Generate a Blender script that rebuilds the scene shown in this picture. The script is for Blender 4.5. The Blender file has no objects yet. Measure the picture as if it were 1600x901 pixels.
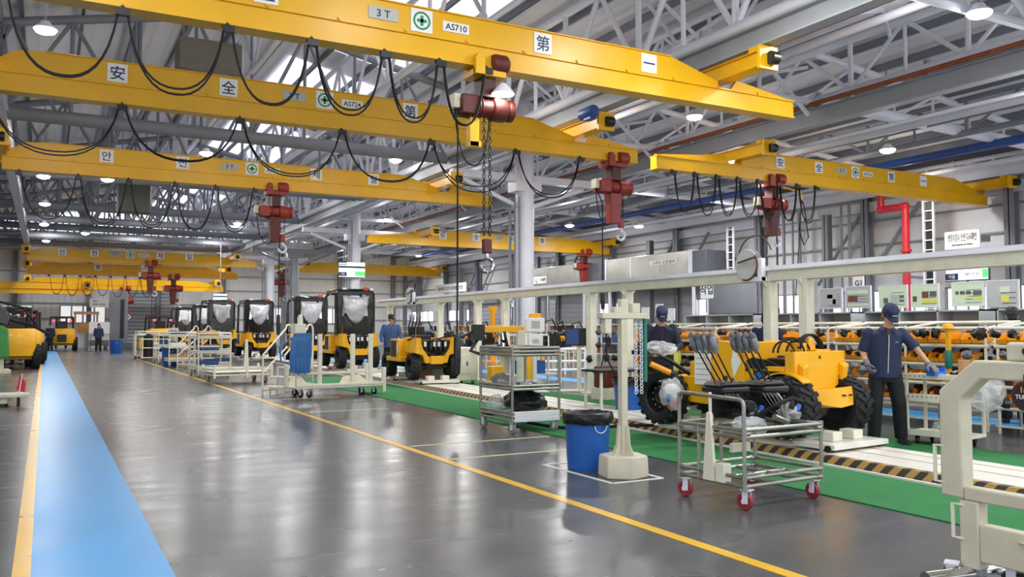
import bpy, bmesh, math, random
from mathutils import Vector as V, Matrix as M4
C = bpy.context.scene.collection
SC = bpy.context.scene
PI = math.pi
rnd = random.Random(7)
# ------------------------------------------------------------------ camera
FPX = 1330.0; YAW = math.atan(730/FPX); PIT = math.atan(62.5/FPX); EYE = V((0, 0, 1.5))
cd = bpy.data.cameras.new('camera'); cam = bpy.data.objects.new('camera', cd); C.objects.link(cam)
cd.sensor_width = 36; cd.lens = FPX/1600*36; cd.clip_end = 400; cd.clip_start = .05
cam.location = EYE; cam.rotation_euler = (PI/2+PIT, 0, -YAW)
SC.camera = cam
SC.view_settings.view_transform = 'Standard'; SC.view_settings.look = 'None'
SC.view_settings.gamma = 1; SC.view_settings.use_curve_mapping = False
SC.view_settings.exposure = 0.28
# ------------------------------------------------------------------ world: soft ambient fill, let in where the hall is left unbuilt
w = bpy.data.worlds.new('ambient_fill'); SC.world = w; w.use_nodes = True
bg = w.node_tree.nodes['Background']; bg.inputs[0].default_value = (.93, .96, 1, 1); bg.inputs[1].default_value = 1.25
LAMP_W = 130; LAMP_EMIT = 40; LIT_ROOF_EMIT = .8; WINDOW_EMIT = 2.6

fw = V((math.sin(YAW)*math.cos(PIT), math.cos(YAW)*math.cos(PIT), math.sin(PIT)))
rt = V((math.cos(YAW), -math.sin(YAW), 0)); up = rt.cross(fw)
def at(x, y, X=None, Y=None, Z=None):
    """point of the place seen at pixel (x, y) of the photograph, on the plane X=, Y= or Z="""
    d = fw + rt*((x-800)/FPX) + up*((450.5-y)/FPX)
    k, v = (0, X) if X is not None else (1, Y) if Y is not None else (2, Z)
    return EYE + d*((v-EYE[k])/d[k])
# ------------------------------------------------------------------ materials
def lin(h):
    h = h.lstrip('#'); c = [int(h[i:i+2], 16)/255 for i in (0, 2, 4)]
    return tuple(x/12.92 if x <= .04045 else ((x+.055)/1.055)**2.4 for x in c)+(1,)
MT = {}
def mat(name, col, rough=.5, metal=0, var=.12, scale=6, bump=0, bscale=40, emit=0, alpha=None, coat=0, stretch=None):
    m = bpy.data.materials.new(name); m.use_nodes = True; nt = m.node_tree; b = nt.nodes['Principled BSDF']
    c = lin(col); L = nt.links.new
    b.inputs['Roughness'].default_value = rough; b.inputs['Metallic'].default_value = metal
    if coat: b.inputs['Coat Weight'].default_value = coat
    tc = nt.nodes.new('ShaderNodeTexCoord'); vec = tc.outputs['Object']
    if stretch:
        mp = nt.nodes.new('ShaderNodeMapping'); mp.inputs['Scale'].default_value = stretch; L(vec, mp.inputs[0]); vec = mp.outputs[0]
    if var:
        n = nt.nodes.new('ShaderNodeTexNoise'); n.inputs['Scale'].default_value = scale; n.inputs['Detail'].default_value = 5
        L(vec, n.inputs['Vector'])
        r = nt.nodes.new('ShaderNodeValToRGB'); r.color_ramp.elements[0].position = .3; r.color_ramp.elements[1].position = .7
        r.color_ramp.elements[0].color = tuple(x*(1-var) for x in c[:3])+(1,)
        r.color_ramp.elements[1].color = tuple(min(1, x*(1+var)) for x in c[:3])+(1,)
        L(n.outputs[0], r.inputs[0]); L(r.outputs[0], b.inputs['Base Color'])
        q = nt.nodes.new('ShaderNodeMapRange'); q.inputs[3].default_value = max(0, rough-.08); q.inputs[4].default_value = min(1, rough+.08)
        L(n.outputs[0], q.inputs[0]); L(q.outputs[0], b.inputs['Roughness'])
    else: b.inputs['Base Color'].default_value = c
    if bump:
        n2 = nt.nodes.new('ShaderNodeTexNoise'); n2.inputs['Scale'].default_value = bscale; n2.inputs['Detail'].default_value = 4
        L(vec, n2.inputs['Vector'])
        bp = nt.nodes.new('ShaderNodeBump'); bp.inputs['Strength'].default_value = bump; bp.inputs['Distance'].default_value = .02
        L(n2.outputs[0], bp.inputs['Height']); L(bp.outputs[0], b.inputs['Normal'])
    if emit:
        b.inputs['Emission Color'].default_value = c; b.inputs['Emission Strength'].default_value = emit
    if alpha is not None: b.inputs['Alpha'].default_value = alpha
    MT[name] = m
    return m
mat('crane_yellow', '#e6ae00', .38, 0, .05, 2, .02)
mat('machine_yellow', '#f2b004', .4, 0, .05, 3, coat=.2)
mat('steel_grey', '#dddee8', .42, 0, .06, 1.5)
mat('dark_steel', '#7f828b', .5, 0, .1, 1.5)
mat('runway_grey', '#9c9fa4', .42, 0, .08, 1.2)
mat('roof_sheet', '#b5b6b8', .6, 0, .08, .4)
mat('purlin_dark', '#55575c', .6, 0, .1, 2)
mat('cladding', '#cfd0d2', .55, 0, .06, .5)
mat('girt', '#8d8f93', .5)
mat('beige', '#cfcab4', .45, 0, .09, 5, .05)
mat('cream', '#e2dfcd', .45, 0, .07, 5)
mat('white_panel', '#dedad0', .4, 0, .06, 3)
mat('pipe_steel', '#98988e', .32, .65, .1, 8)
mat('chrome', '#d0d0d0', .15, 1, .05)
mat('stainless', '#a8a8a4', .3, .85, .18, 1.2)
mat('heater_olive', '#63625c', .55)
mat('black', '#141416', .4, 0, .1)
mat('black_gloss', '#0c0c0e', .2, 0, .1, coat=.4)
mat('rubber', '#17171a', .72, 0, .12, 9, .2, 60)
mat('cable', '#161618', .85, 0, .1)
mat('rust_red', '#571c14', .5, 0, .25, 9)
mat('hoist_red', '#8e2b20', .45, 0, .2, 8)
mat('hoist_dark', '#4a201b', .5, 0, .3, 10)
mat('pipe_red', '#c22233', .4)
mat('rust_rail', '#8d4a2a', .6, 0, .25, 6)
mat('blue_pipe', '#2c4f96', .45)
mat('blue_bin', '#1c5cae', .45, 0, .08, 5)
mat('blue_tray', '#2a6fd6', .4)
mat('orange_bin', '#f7a51a', .42, 0, .07, 12)
mat('green_mat', '#257a40', .85, 0, .12, 3, .5, 180)
mat('hose_blue', '#2f6aa8', .45)
mat('navy', '#222c4e', .75, 0, .12, 30, .15, 120)
mat('navy_dark', '#171d33', .78, 0, .15, 30, .15, 120)
mat('denim', '#3a5486', .75, 0, .12, 30, .12, 120)
mat('trouser', '#14151b', .8, 0, .2, 20, .2, 80)
mat('skin', '#c99a7e', .5, 0, .05, 20)
mat('hair', '#151313', .6, 0, .2, 60, .3, 200)
mat('glove', '#77767c', .8, 0, .15, 40, .2, 150)
mat('white_glove', '#d8d8d6', .8, 0, .08, 40, .2, 150)
mat('shoe', '#1b1b1e', .55, 0, .2, 30)
mat('paper', '#e9e9e6', .6, 0, .03)
mat('sign_white', '#ececea', .45, 0, .02)
mat('ink', '#26335c', .5, 0, 0)
mat('ink_black', '#1c1c20', .5, 0, 0)
mat('sign_green', '#2c8a5c', .5, 0, 0)
mat('card', '#b58a5a', .8, 0, .12, 9)
mat('wood', '#b98f63', .6, 0, .2, 4, stretch=(1, 1, 8))
mat('bin_liner', '#1a1a1c', .22, 0, .2, 10, .5, 25)
mat('pink_wrap', '#b48a9a', .5, 0, .2, 12)
mat('yellow_line', '#e9b624', .3, 0, .08, 3)
mat('walk_blue', '#4aa6e8', .32, 0, .08, 1.2)
mat('tape_white', '#e6e6e0', .4, 0, .06, 5)
mat('tape_cream', '#e4dcae', .4, 0, .06, 5)
mat('caster_red', '#8d2433', .5)
mat('caster_grey', '#8b8b88', .5)
mat('flag_red', '#c8203a', .6)
mat('green_paint', '#3c8a3e', .5)
mat('teal', '#1e7a6a', .5)
mat('duct_dark', '#5b6068', .5)
mat('shutter', '#a3a6ad', .5, 0, .05)
mat('forklift_glass', '#242a2c', .1, 0, .1)
mat('end_grey', '#8a8d91', .55, 0, .06)
mat('sign_grey', '#b6b8b7', .5, 0, .04)
mat('poster_green', '#c9dcc0', .6, 0, .04)
mat('poster_grey', '#b4b7b8', .6, 0, .05)
mat('poster_yellow', '#d8d55a', .6, 0, .04)
mat('poster_brown', '#6d4a36', .6, 0, .2, 20)
mat('lamp_glow', '#ffffff', .3, emit=LAMP_EMIT, var=0)
mat('window_glow', '#f2f6ff', .3, emit=WINDOW_EMIT, var=0)
mat('lit_roof_glow', '#eef0ff', .3, emit=LIT_ROOF_EMIT, var=0)
mat('window_dim', '#eef2f6', .3, emit=.55, var=0)
mat('screen_white', '#e6fff8', .3, emit=1.0, var=0)
mat('screen_green', '#54f06a', .3, emit=.9, var=0)
mat('screen_navy', '#16204a', .3, emit=.5, var=0)
mat('tail_red', '#ff3050', .3, emit=4, var=0)
def film(name, col, alpha):
    m = mat(name, col, .12, 0, .15, 6, 1.0, 14); b = m.node_tree.nodes['Principled BSDF']; b.inputs['Alpha'].default_value = alpha; b.inputs['Metallic'].default_value = .35 if alpha > .7 else 0
    b.inputs['Specular IOR Level'].default_value = .9
film('plastic_film', '#ccd0d6', .85); film('clear_film', '#e9ebee', .36); film('grey_film', '#8a8d94', .75)
def hazard():
    m = bpy.data.materials.new('hazard'); m.use_nodes = True; nt = m.node_tree; b = nt.nodes['Principled BSDF']; L = nt.links.new
    tc = nt.nodes.new('ShaderNodeTexCoord'); sp = nt.nodes.new('ShaderNodeSeparateXYZ'); L(tc.outputs['Object'], sp.inputs[0])
    a = nt.nodes.new('ShaderNodeMath'); a.operation = 'ADD'; L(sp.outputs[1], a.inputs[0]); L(sp.outputs[0], a.inputs[1])
    f = nt.nodes.new('ShaderNodeMath'); f.operation = 'MULTIPLY'; f.inputs[1].default_value = 5.0; L(a.outputs[0], f.inputs[0])
    g = nt.nodes.new('ShaderNodeMath'); g.operation = 'FRACT'; L(f.outputs[0], g.inputs[0])
    h = nt.nodes.new('ShaderNodeMath'); h.operation = 'GREATER_THAN'; h.inputs[1].default_value = .5; L(g.outputs[0], h.inputs[0])
    x = nt.nodes.new('ShaderNodeMix'); x.data_type = 'RGBA'; x.inputs['A'].default_value = lin('#2a2420'); x.inputs['B'].default_value = lin('#a8853f')
    L(h.outputs[0], x.inputs['Factor']); L(x.outputs['Result'], b.inputs['Base Color']); b.inputs['Roughness'].default_value = .5
    MT['hazard'] = m
hazard()
def floor_mat():
    m = bpy.data.materials.new('epoxy_floor'); m.use_nodes = True; nt = m.node_tree; b = nt.nodes['Principled BSDF']; L = nt.links.new
    tc = nt.nodes.new('ShaderNodeTexCoord')
    n = nt.nodes.new('ShaderNodeTexNoise'); n.inputs['Scale'].default_value = .35; n.inputs['Detail'].default_value = 7; n.inputs['Roughness'].default_value = .65
    L(tc.outputs['Object'], n.inputs['Vector'])
    r = nt.nodes.new('ShaderNodeValToRGB'); e = r.color_ramp.elements
    e[0].position = .3; e[0].color = lin('#4a4d50'); e[1].position = .72; e[1].color = lin('#5c5f62')
    L(n.outputs[0], r.inputs[0])
    mp = nt.nodes.new('ShaderNodeMapping'); mp.inputs['Scale'].default_value = (.7, 2, 1); mp.inputs['Rotation'].default_value = (0, 0, .4); L(tc.outputs['Object'], mp.inputs[0])
    n2 = nt.nodes.new('ShaderNodeTexNoise'); n2.inputs['Scale'].default_value = 1.6; n2.inputs['Detail'].default_value = 6; L(mp.outputs[0], n2.inputs['Vector'])
    q = nt.nodes.new('ShaderNodeMapRange'); q.inputs[1].default_value = .3; q.inputs[2].default_value = .75; q.inputs[3].default_value = .2; q.inputs[4].default_value = .3
    L(n2.outputs[0], q.inputs[0]); L(q.outputs[0], b.inputs['Roughness']); L(r.outputs[0], b.inputs['Base Color'])
    b.inputs['Specular IOR Level'].default_value = .42
    n3 = nt.nodes.new('ShaderNodeTexNoise'); n3.inputs['Scale'].default_value = 2.5; L(tc.outputs['Object'], n3.inputs['Vector'])
    bp = nt.nodes.new('ShaderNodeBump'); bp.inputs['Strength'].default_value = .06; bp.inputs['Distance'].default_value = .02; L(n3.outputs[0], bp.inputs['Height']); L(bp.outputs[0], b.inputs['Normal'])
    MT['epoxy_floor'] = m
floor_mat()
def ribbed(name, col, axis, freq, strength=.6, rough=.55):
    """profiled sheet: ribs across the given object axis"""
    m = mat(name, col, rough, 0, .06, .4); nt = m.node_tree; b = nt.nodes['Principled BSDF']; L = nt.links.new
    tc = nt.nodes.new('ShaderNodeTexCoord'); sp = nt.nodes.new('ShaderNodeSeparateXYZ'); L(tc.outputs['Object'], sp.inputs[0])
    f = nt.nodes.new('ShaderNodeMath'); f.operation = 'MULTIPLY'; f.inputs[1].default_value = freq; L(sp.outputs[axis], f.inputs[0])
    s = nt.nodes.new('ShaderNodeMath'); s.operation = 'SINE'; L(f.outputs[0], s.inputs[0])
    bp = nt.nodes.new('ShaderNodeBump'); bp.inputs['Strength'].default_value = strength; bp.inputs['Distance'].default_value = .04
    L(s.outputs[0], bp.inputs['Height']); L(bp.outputs[0], b.inputs['Normal'])
ribbed('roof_ribbed', '#dcdce2', 0, 18, .5); ribbed('wall_ribbed', '#d0d1d4', 2, 9, .35); ribbed('shutter_ribbed', '#9da1a9', 2, 22, .9)
ribbed('end_ribbed', '#d2d4d6', 0, 14, .4)
# ------------------------------------------------------------------ mesh builder
class MB:
    def __init__(s): s.v = []; s.f = []
    def add(s, vs, fs, m=None):
        o = len(s.v)
        s.v += [(m @ V(p)) if m else V(p) for p in vs]; s.f += [tuple(i+o for i in f) for f in fs]
        return s
    def box(s, x0, y0, z0, x1, y1, z1, m=None):
        return s.add([(x, y, z) for x in (x0, x1) for y in (y0, y1) for z in (z0, z1)],
                     [(0, 1, 3, 2), (4, 6, 7, 5), (0, 4, 5, 1), (2, 3, 7, 6), (0, 2, 6, 4), (1, 5, 7, 3)], m)
    def cbox(s, c, d, rz=0, m=None):
        t = M4.Translation(c) @ M4.Rotation(rz, 4, 'Z')
        if m: t = m @ t
        return s.box(-d[0]/2, -d[1]/2, -d[2]/2, d[0]/2, d[1]/2, d[2]/2, t)
    def beam(s, p, q, a, b=None, upv=(0, 0, 1)):
        """bar of section a (sideways) x b (upwards) from p to q"""
        b = b or a; p, q = V(p), V(q); d = (q-p); l = d.length; d.normalize(); u = V(upv)
        if abs(d.dot(u)) > .98: u = V((0, 1, 0))
        x = d.cross(u).normalized(); u = x.cross(d)
        m = M4((x, d, u)).transposed().to_4x4(); m.translation = p
        return s.box(-a/2, 0, -b/2, a/2, l, b/2, m)
    def ibeam(s, p, q, wd, h, t=.02):
        p, q = V(p), V(q); z = V((0, 0, h/2-t/2))
        s.beam(p+z, q+z, wd, t); s.beam(p-z, q-z, wd, t); s.beam(p, q, t*.8, h-2*t); return s
    def tube(s, pts, r, n=8, closed=False, caps=True):
        P = [V(p) for p in pts]; k = len(P); rr = r if isinstance(r, (list, tuple)) else [r]*k
        o = len(s.v); u = None
        for i, p in enumerate(P):
            a = P[(i-1) % k] if closed or i else p; b = P[(i+1) % k] if closed or i < k-1 else p
            d = (b-a)
            if d.length < 1e-9: d = V((0, 0, 1))
            d.normalize()
            if u is None:
                u = V((0, 0, 1)) if abs(d.z) < .9 else V((1, 0, 0))
            u = (u-d*u.dot(d))
            if u.length < 1e-6: u = d.orthogonal()
            u.normalize(); x = d.cross(u)
            for j in range(n):
                t = 2*PI*j/n; s.v.append(p+(u*math.cos(t)+x*math.sin(t))*rr[i])
        for i in range(k if closed else k-1):
            a, b = o+i*n, o+((i+1) % k)*n
            for j in range(n):
                s.f.append((a+j, a+(j+1) % n, b+(j+1) % n, b+j))
        if caps and not closed:
            s.f.append(tuple(o+j for j in range(n-1, -1, -1))); s.f.append(tuple(o+(k-1)*n+j for j in range(n)))
        return s
    def cyl(s, p, q, r0, r1=None, n=16): return s.tube([p, q], [r0, r0 if r1 is None else r1], n)
    def lathe(s, prof, m=None, n=24, close=False):
        vs = []; fs = []; k = len(prof)
        for r, z in prof:
            for j in range(n):
                t = 2*PI*j/n; vs.append((r*math.cos(t), r*math.sin(t), z))
        for i in range(k if close else k-1):
            a, b = i*n, ((i+1) % k)*n
            for j in range(n): fs.append((a+j, a+(j+1) % n, b+(j+1) % n, b+j))
        if not close:
            fs.append(tuple(range(n-1, -1, -1))); fs.append(tuple((k-1)*n+j for j in range(n)))
        return s.add(vs, fs, m)
    def prism(s, poly, d0, d1, m=None, plane='xz'):
        k = len(poly)
        mk = {'xz': lambda a, b, d: (a, d, b), 'yz': lambda a, b, d: (d, a, b), 'xy': lambda a, b, d: (a, b, d)}[plane]
        vs = [mk(a, b, d0) for a, b in poly]+[mk(a, b, d1) for a, b in poly]
        fs = [tuple(range(k)), tuple(range(2*k-1, k-1, -1))]+[(i, (i+1) % k, k+(i+1) % k, k+i) for i in range(k)]
        return s.add(vs, fs, m)
    def ell(s, c, r, m=None, nu=14, nv=9, noise=0, seed=0):
        g = random.Random(seed); r = r if isinstance(r, (tuple, list)) else (r, r, r); vs = []; fs = []
        for i in range(nv+1):
            for j in range(nu):
                a = PI*i/nv; t = 2*PI*j/nu; k = 1+noise*(g.random()-.5)*2 if 0 < i < nv else 1
                vs.append((c[0]+r[0]*k*math.sin(a)*math.cos(t), c[1]+r[1]*k*math.sin(a)*math.sin(t), c[2]+r[2]*k*math.cos(a)))
        for i in range(nv):
            for j in range(nu):
                fs.append((i*nu+j, (i+1)*nu+j, (i+1)*nu+(j+1) % nu, i*nu+(j+1) % nu))
        return s.add(vs, fs, m)
    def loft(s, rings, n=20, caps=True):
        """rings: (centre, x half-vector, y half-vector)"""
        o = len(s.v)
        for c, a, b in rings:
            c, a, b = V(c), V(a), V(b)
            for j in range(n):
                t = 2*PI*j/n; s.v.append(c+a*math.cos(t)+b*math.sin(t))
        for i in range(len(rings)-1):
            for j in range(n):
                s.f.append((o+i*n+j, o+i*n+(j+1) % n, o+(i+1)*n+(j+1) % n, o+(i+1)*n+j))
        if caps:
            s.f.append(tuple(o+j for j in range(n-1, -1, -1))); s.f.append(tuple(o+(len(rings)-1)*n+j for j in range(n)))
        return s
    def mesh(s, name):
        me = bpy.data.meshes.new(name); me.from_pydata([tuple(p) for p in s.v], [], s.f)
        b = bmesh.new(); b.from_mesh(me); bmesh.ops.remove_doubles(b, verts=b.verts, dist=1e-6)
        bmesh.ops.recalc_face_normals(b, faces=b.faces); b.to_mesh(me); b.free()
        me.shade_smooth(); me.set_sharp_from_angle(angle=math.radians(38)); return me
    def build(s, name, m, parent=None, bevel=0, loc=None):
        me = s.mesh(name); me.materials.append(MT[m] if isinstance(m, str) else m)
        o = bpy.data.objects.new(name, me); C.objects.link(o)
        if parent: o.parent = parent
        if loc: o.location = loc
        if bevel:
            d = o.modifiers.new('bevel', 'BEVEL'); d.width = bevel; d.segments = 2; d.limit_method = 'ANGLE'; d.angle_limit = .7
        return o
def thing(name, label, cat, loc=(0, 0, 0), rz=0, group=None):
    o = bpy.data.objects.new(name, None); C.objects.link(o); o.empty_display_size = .2
    o.location = loc; o.rotation_euler = (0, 0, rz); o['label'] = label; o['category'] = cat
    if group: o['group'] = group
    return o
def tag(o, label, cat, group=None, kind=None):
    o['label'] = label; o['category'] = cat
    if group: o['group'] = group
    if kind: o['kind'] = kind
    return o
def struct(o): o['kind'] = 'structure'; return o
def dup(root, loc=None, rz=None, label=None, group=None):
    kids = {}
    for o in bpy.data.objects:
        if o.parent: kids.setdefault(o.parent, []).append(o)
    def cp(o, par):
        c = o.copy(); C.objects.link(c); c.parent = par
        for k in kids.get(o, []): cp(k, c)
        return c
    c = cp(root, None)
    if loc is not None: c.location = loc
    if rz is not None: c.rotation_euler = (0, 0, rz)
    if label: c['label'] = label
    if group: c['group'] = group
    return c
def T(x, y, z): return M4.Translation((x, y, z))
def RX(a): return M4.Rotation(a, 4, 'X')
def RY(a): return M4.Rotation(a, 4, 'Y')
def RZ(a): return M4.Rotation(a, 4, 'Z')
_txt = {}
def text(s, size, m, parent, mtx, name='lettering', ext=.002, width=None):
    """mtx: local frame whose X runs along the writing and Y up"""
    key = (s, size, width)
    if key not in _txt:
        cu = bpy.data.curves.new('lettering', 'FONT'); cu.body = s; cu.size = size; cu.extrude = ext; cu.align_x = 'CENTER'; cu.align_y = 'CENTER'; cu.resolution_u = 2
        cu.offset = size*.012
        o = bpy.data.objects.new('lettering', cu); C.objects.link(o)
        dg = bpy.context.evaluated_depsgraph_get(); me = bpy.data.meshes.new_from_object(o.evaluated_get(dg)); bpy.data.objects.remove(o)
        if len(me.vertices):
            xs = [v.co.x for v in me.vertices]; ys = [v.co.y for v in me.vertices]
            cx, cy = (min(xs)+max(xs))/2, (min(ys)+max(ys))/2; k = width/(max(xs)-min(xs)) if width else 1
            for v in me.vertices: v.co.x = (v.co.x-cx)*k; v.co.y -= cy
        me.materials.clear(); _txt[key] = me
    me = _txt[key].copy(); me.materials.append(MT[m])
    o = bpy.data.objects.new(name, me); C.objects.link(o); o.parent = parent; o.matrix_local = mtx
    return o
FACE_Y = RX(PI/2)                       # writing on a face that looks towards -Y
FACE_X = RZ(-PI/2) @ RX(PI/2)           # writing on a face that looks towards -X
def arc(c, r, a0, a1, n=10, plane='xz'):
    out = []
    for i in range(n+1):
        a = a0+(a1-a0)*i/n; u, w_ = r*math.cos(a), r*math.sin(a)
        out.append((c[0]+u, c[1], c[2]+w_) if plane == 'xz' else (c[0], c[1]+u, c[2]+w_) if plane == 'yz' else (c[0]+u, c[1]+w_, c[2]))
    return out
def hang(p, q, sag, n=14):
    p, q = V(p), V(q); return [p.lerp(q, i/n)-V((0, 0, sag*(1-(2*i/n-1)**2))) for i in range(n+1)]
def loop(p, q, drop, n=16):
    """festoon loop: almost vertical at the trolleys, round at the bottom"""
    p, q = V(p), V(q); out = []
    for i in range(n+1):
        t = i/n; a = PI*t; x = .5-.5*math.cos(a); out.append(p.lerp(q, .5*x+.5*t)-V((0, 0, drop*(1-abs(2*t-1)**2.3))))
    return out
# ================================================================== THE SETTING
YE = 74.0; XW = 30.0; XL = -14.0
struct(MB().box(XL, -8, -.2, XW, YE, 0).build('floor', 'epoxy_floor'))
def mark(pts, m, name='floor_marking', z=.003):
    k = len(pts); return struct(MB().prism(pts, 0.0005, z, plane='xy').build(name, m))
def strip(p, q, wd, m, z=.003):
    p, q = V((p[0], p[1])), V((q[0], q[1])); d = (q-p).normalized(); n = V((-d.y, d.x))*wd/2
    return mark([tuple(p+n), tuple(q+n), tuple(q-n), tuple(p-n)][::-1], m, z=z)
strip((.345, -2), (.345, 72), .77, 'walk_blue')
strip((-.09, -2), (-.09, 72), .1, 'yellow_line', .004)
strip((4.02, 0), (4.05, 48), .105, 'yellow_line', .004)
for y in (8.98, 10.2, 15.2, 18.2, 19.6): strip((4.12, y), (6.2 if y < 12 else 5.7, y+.02), .04, 'tape_cream', .004)
sq = [(4.86, 6.83), (5.47, 6.83), (5.47, 8.13), (4.86, 8.13)]
for i in range(4): strip(sq[i], sq[(i+1) % 4], .045, 'tape_white', .0045)
strip((13.5, 3), (13.5, 40), .9, 'walk_blue'); strip((12.2, 30), (12.25, 55), .5, 'walk_blue', .004)
# ---- right wall: cladding, girts, posts, windows, shutters
ww = MB(); ww.box(XW, 8, 0, XW+.2, YE, 2.1); ww.box(XW, 8, 3.05, XW+.2, YE, 8.1)
struct(ww.build('wall_right', 'wall_ribbed'))
for i, z in enumerate((3.9, 4.9, 5.9, 7.0)): struct(MB().box(XW-.12, 8, z, XW, YE, z+.07).build('trim_%d' % (i+1), 'girt'))
# windows: strip of daylight
n = 1; y = 9.0
while y < YE-1:
    y1 = min(y+5.4, YE)
    fr = MB()
    for a in (2.1, 3.0): fr.box(XW-.05, y, a, XW+.1, y1, a+.06)
    k = 4
    for j in range(k+1): yy = y+(y1-y-.05)*j/k; fr.box(XW-.05, yy, 2.1, XW+.1, yy+.05, 3.05)
    f = struct(fr.build('window_%d' % n, 'girt'))
    g = MB().box(XW+.06, y, 2.14, XW+.09, y1, 3.02).build('pane', 'window_glow', f)
    y += 6.0; n += 1
y = 8.4
solid = MB()
while y < YE:
    solid.box(XW-.02, y-.05, 2.1, XW+.2, y+.6, 3.05); y += 6.0
struct(solid.build('wall_right_pier', 'wall_ribbed'))
def hcol(x, y, z1, a=.3, m='dark_steel', name='column', z0=0):
    b = MB(); b.box(x-a/2, y-a/2, z0, x-a/2+.03, y+a/2, z1); b.box(x+a/2-.03, y-a/2, z0, x+a/2, y+a/2, z1); b.box(x-a/2, y-.02, z0, x+a/2, y+.02, z1)
    return struct(b.build(name, m))
for i in range(11):
    y = 11.6+i*6.0
    hcol(XW-.35, y, 7.3, .36)
    if i % 2 == 0:
        hcol(28.9, y+1.4, 6.3, .3)
        b = MB(); b.tube([(XW-.3, y+.2, 6.4), (XW-.3, y+2.6, 3.4)], .07); b.tube([(XW-.3, y+.2, 3.4), (XW-.3, y-2.4, 6.4)], .07)
        struct(b.build('wall_brace', 'dark_steel'))
# roller shutters in the right wall (grey slatted doors)
def shutter(n, y0, y1, z1=3.4):
    d = struct(MB().box(XW-.28, y0, 0, XW-.2, y1, z1).build('door_%d' % n, 'shutter'))
    sl = MB(); z = .05
    while z < z1-.1: sl.box(XW-.31, y0+.05, z, XW-.28, y1-.05, z+.26); z += .31
    sl.build('slats', 'shutter', d)
    h = MB().box(XW-.6, y0-.1, z1, XW-.2, y1+.1, z1+.5).build('shutter_housing', 'dark_steel', d)
    fr = MB().box(XW-.36, y0-.15, 0, XW-.2, y0, z1).box(XW-.36, y1, 0, XW-.2, y1+.15, z1).build('door_frame', 'girt', d)
shutter(1, 34.4, 40.6, 3.7); shutter(2, 43.2, 50.0, 3.7); shutter(3, 56, 61)
# ---- end wall
ew = MB().box(XL, YE, 0, XW+.2, YE+.2, 9).build('wall_end', 'end_ribbed'); struct(ew)
for i, z in enumerate((2.2, 3.4, 4.6, 5.8)): struct(MB().box(XL, YE-.1, z, XW, YE, z+.1).build('trim_%d' % (i+5), 'girt'))
for i in range(9):
    x = -12+i*5.0; hcol(x, YE-.25, 8.5, .35)
for i, x in enumerate((-4, 1.0, 9.5, 15, 20)):
    f = struct(MB().box(x, YE-.12, 1.9, x+3.2, YE-.05, 3.3).build('window_%d' % (n+i), 'girt'))
    g = MB()
    for j in range(4): g.box(x+.08+j*.79, YE-.15, 1.98, x+.75+j*.79, YE-.12, 3.22)
    g.build('pane', 'window_dim', f)
struct(MB().box(5.0, YE-.2, 0, 9.2, YE-.1, 4.6).build('door_4', 'shutter_ribbed'))
# left: the back of the next bay
struct(MB().box(XL-.2, 14, 0, XL, YE, 9.5).build('wall_left', 'wall_ribbed'))
# ---- roof
def zroof(x):
    P = [(-14.2, 8.6), (-7.5, 9.3), (-1.1, 9.9), (5.3, 11.3), (11.8, 9.9), (17.3, 9.4), (30.2, 7.9)]
    for (a, za), (b, zb) in zip(P, P[1:]):
        if a <= x <= b: return za+(zb-za)*(x-a)/(b-a)
    return 8.6
RX_ = [-14.2, -7.5, -1.1, 5.3, 11.8, 17.3, 30.2]
rf = MB()
for a, b in zip(RX_, RX_[1:]):
    rf.add([(a, 0, zroof(a)), (b, 0, zroof(b)), (b, YE+.2, zroof(b)), (a, YE+.2, zroof(a)),
            (a, 0, zroof(a)+.1), (b, 0, zroof(b)+.1), (b, YE+.2, zroof(b)+.1), (a, YE+.2, zroof(a)+.1)],
           [(3, 2, 1, 0), (4, 5, 6, 7), (0, 1, 5, 4), (2, 3, 7, 6), (1, 2, 6, 5), (3, 0, 4, 7)])
struct(rf.build('ceiling', 'roof_ribbed'))
# glowing panels added under the roof to imitate brightly lit sheets
for i, (x0, x1, y0, y1) in enumerate([(7.2, 10.6, 19, 27), (7.2, 10.6, 29, 36), (7.2, 10.6, 38, 46), (7.2, 10.6, 48, 56), (7.0, 10.6, 58, 70)]):
    s = MB().add([(x0, y0, zroof(x0)-.02), (x1, y0, zroof(x1)-.02), (x1, y1, zroof(x1)-.02), (x0, y1, zroof(x0)-.02)], [(0, 1, 2, 3)])
    s.add([(x0, y0, zroof(x0)-.05), (x1, y0, zroof(x1)-.05), (x1, y1, zroof(x1)-.05), (x0, y1, zroof(x0)-.05)], [(3, 2, 1, 0)])
    struct(s.build('window_%d' % (n+10+i), 'lit_roof_glow'))
# purlins along the hall
for a, b, st in ((-14, -1.1, 1.6), (-1.1, 11.8, 1.45), (11.8, 17.3, 1.4), (17.3, 30, 1.5)):
    x = a+.4; p = MB()
    while x < b:
        z = zroof(x)-.12; p.box(x-.035, 1, z-.1, x+.035, YE, z+.1); x += st
    struct(p.build('roof_purlins', 'purlin_dark' if b < 13 else 'dark_steel'))
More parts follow.
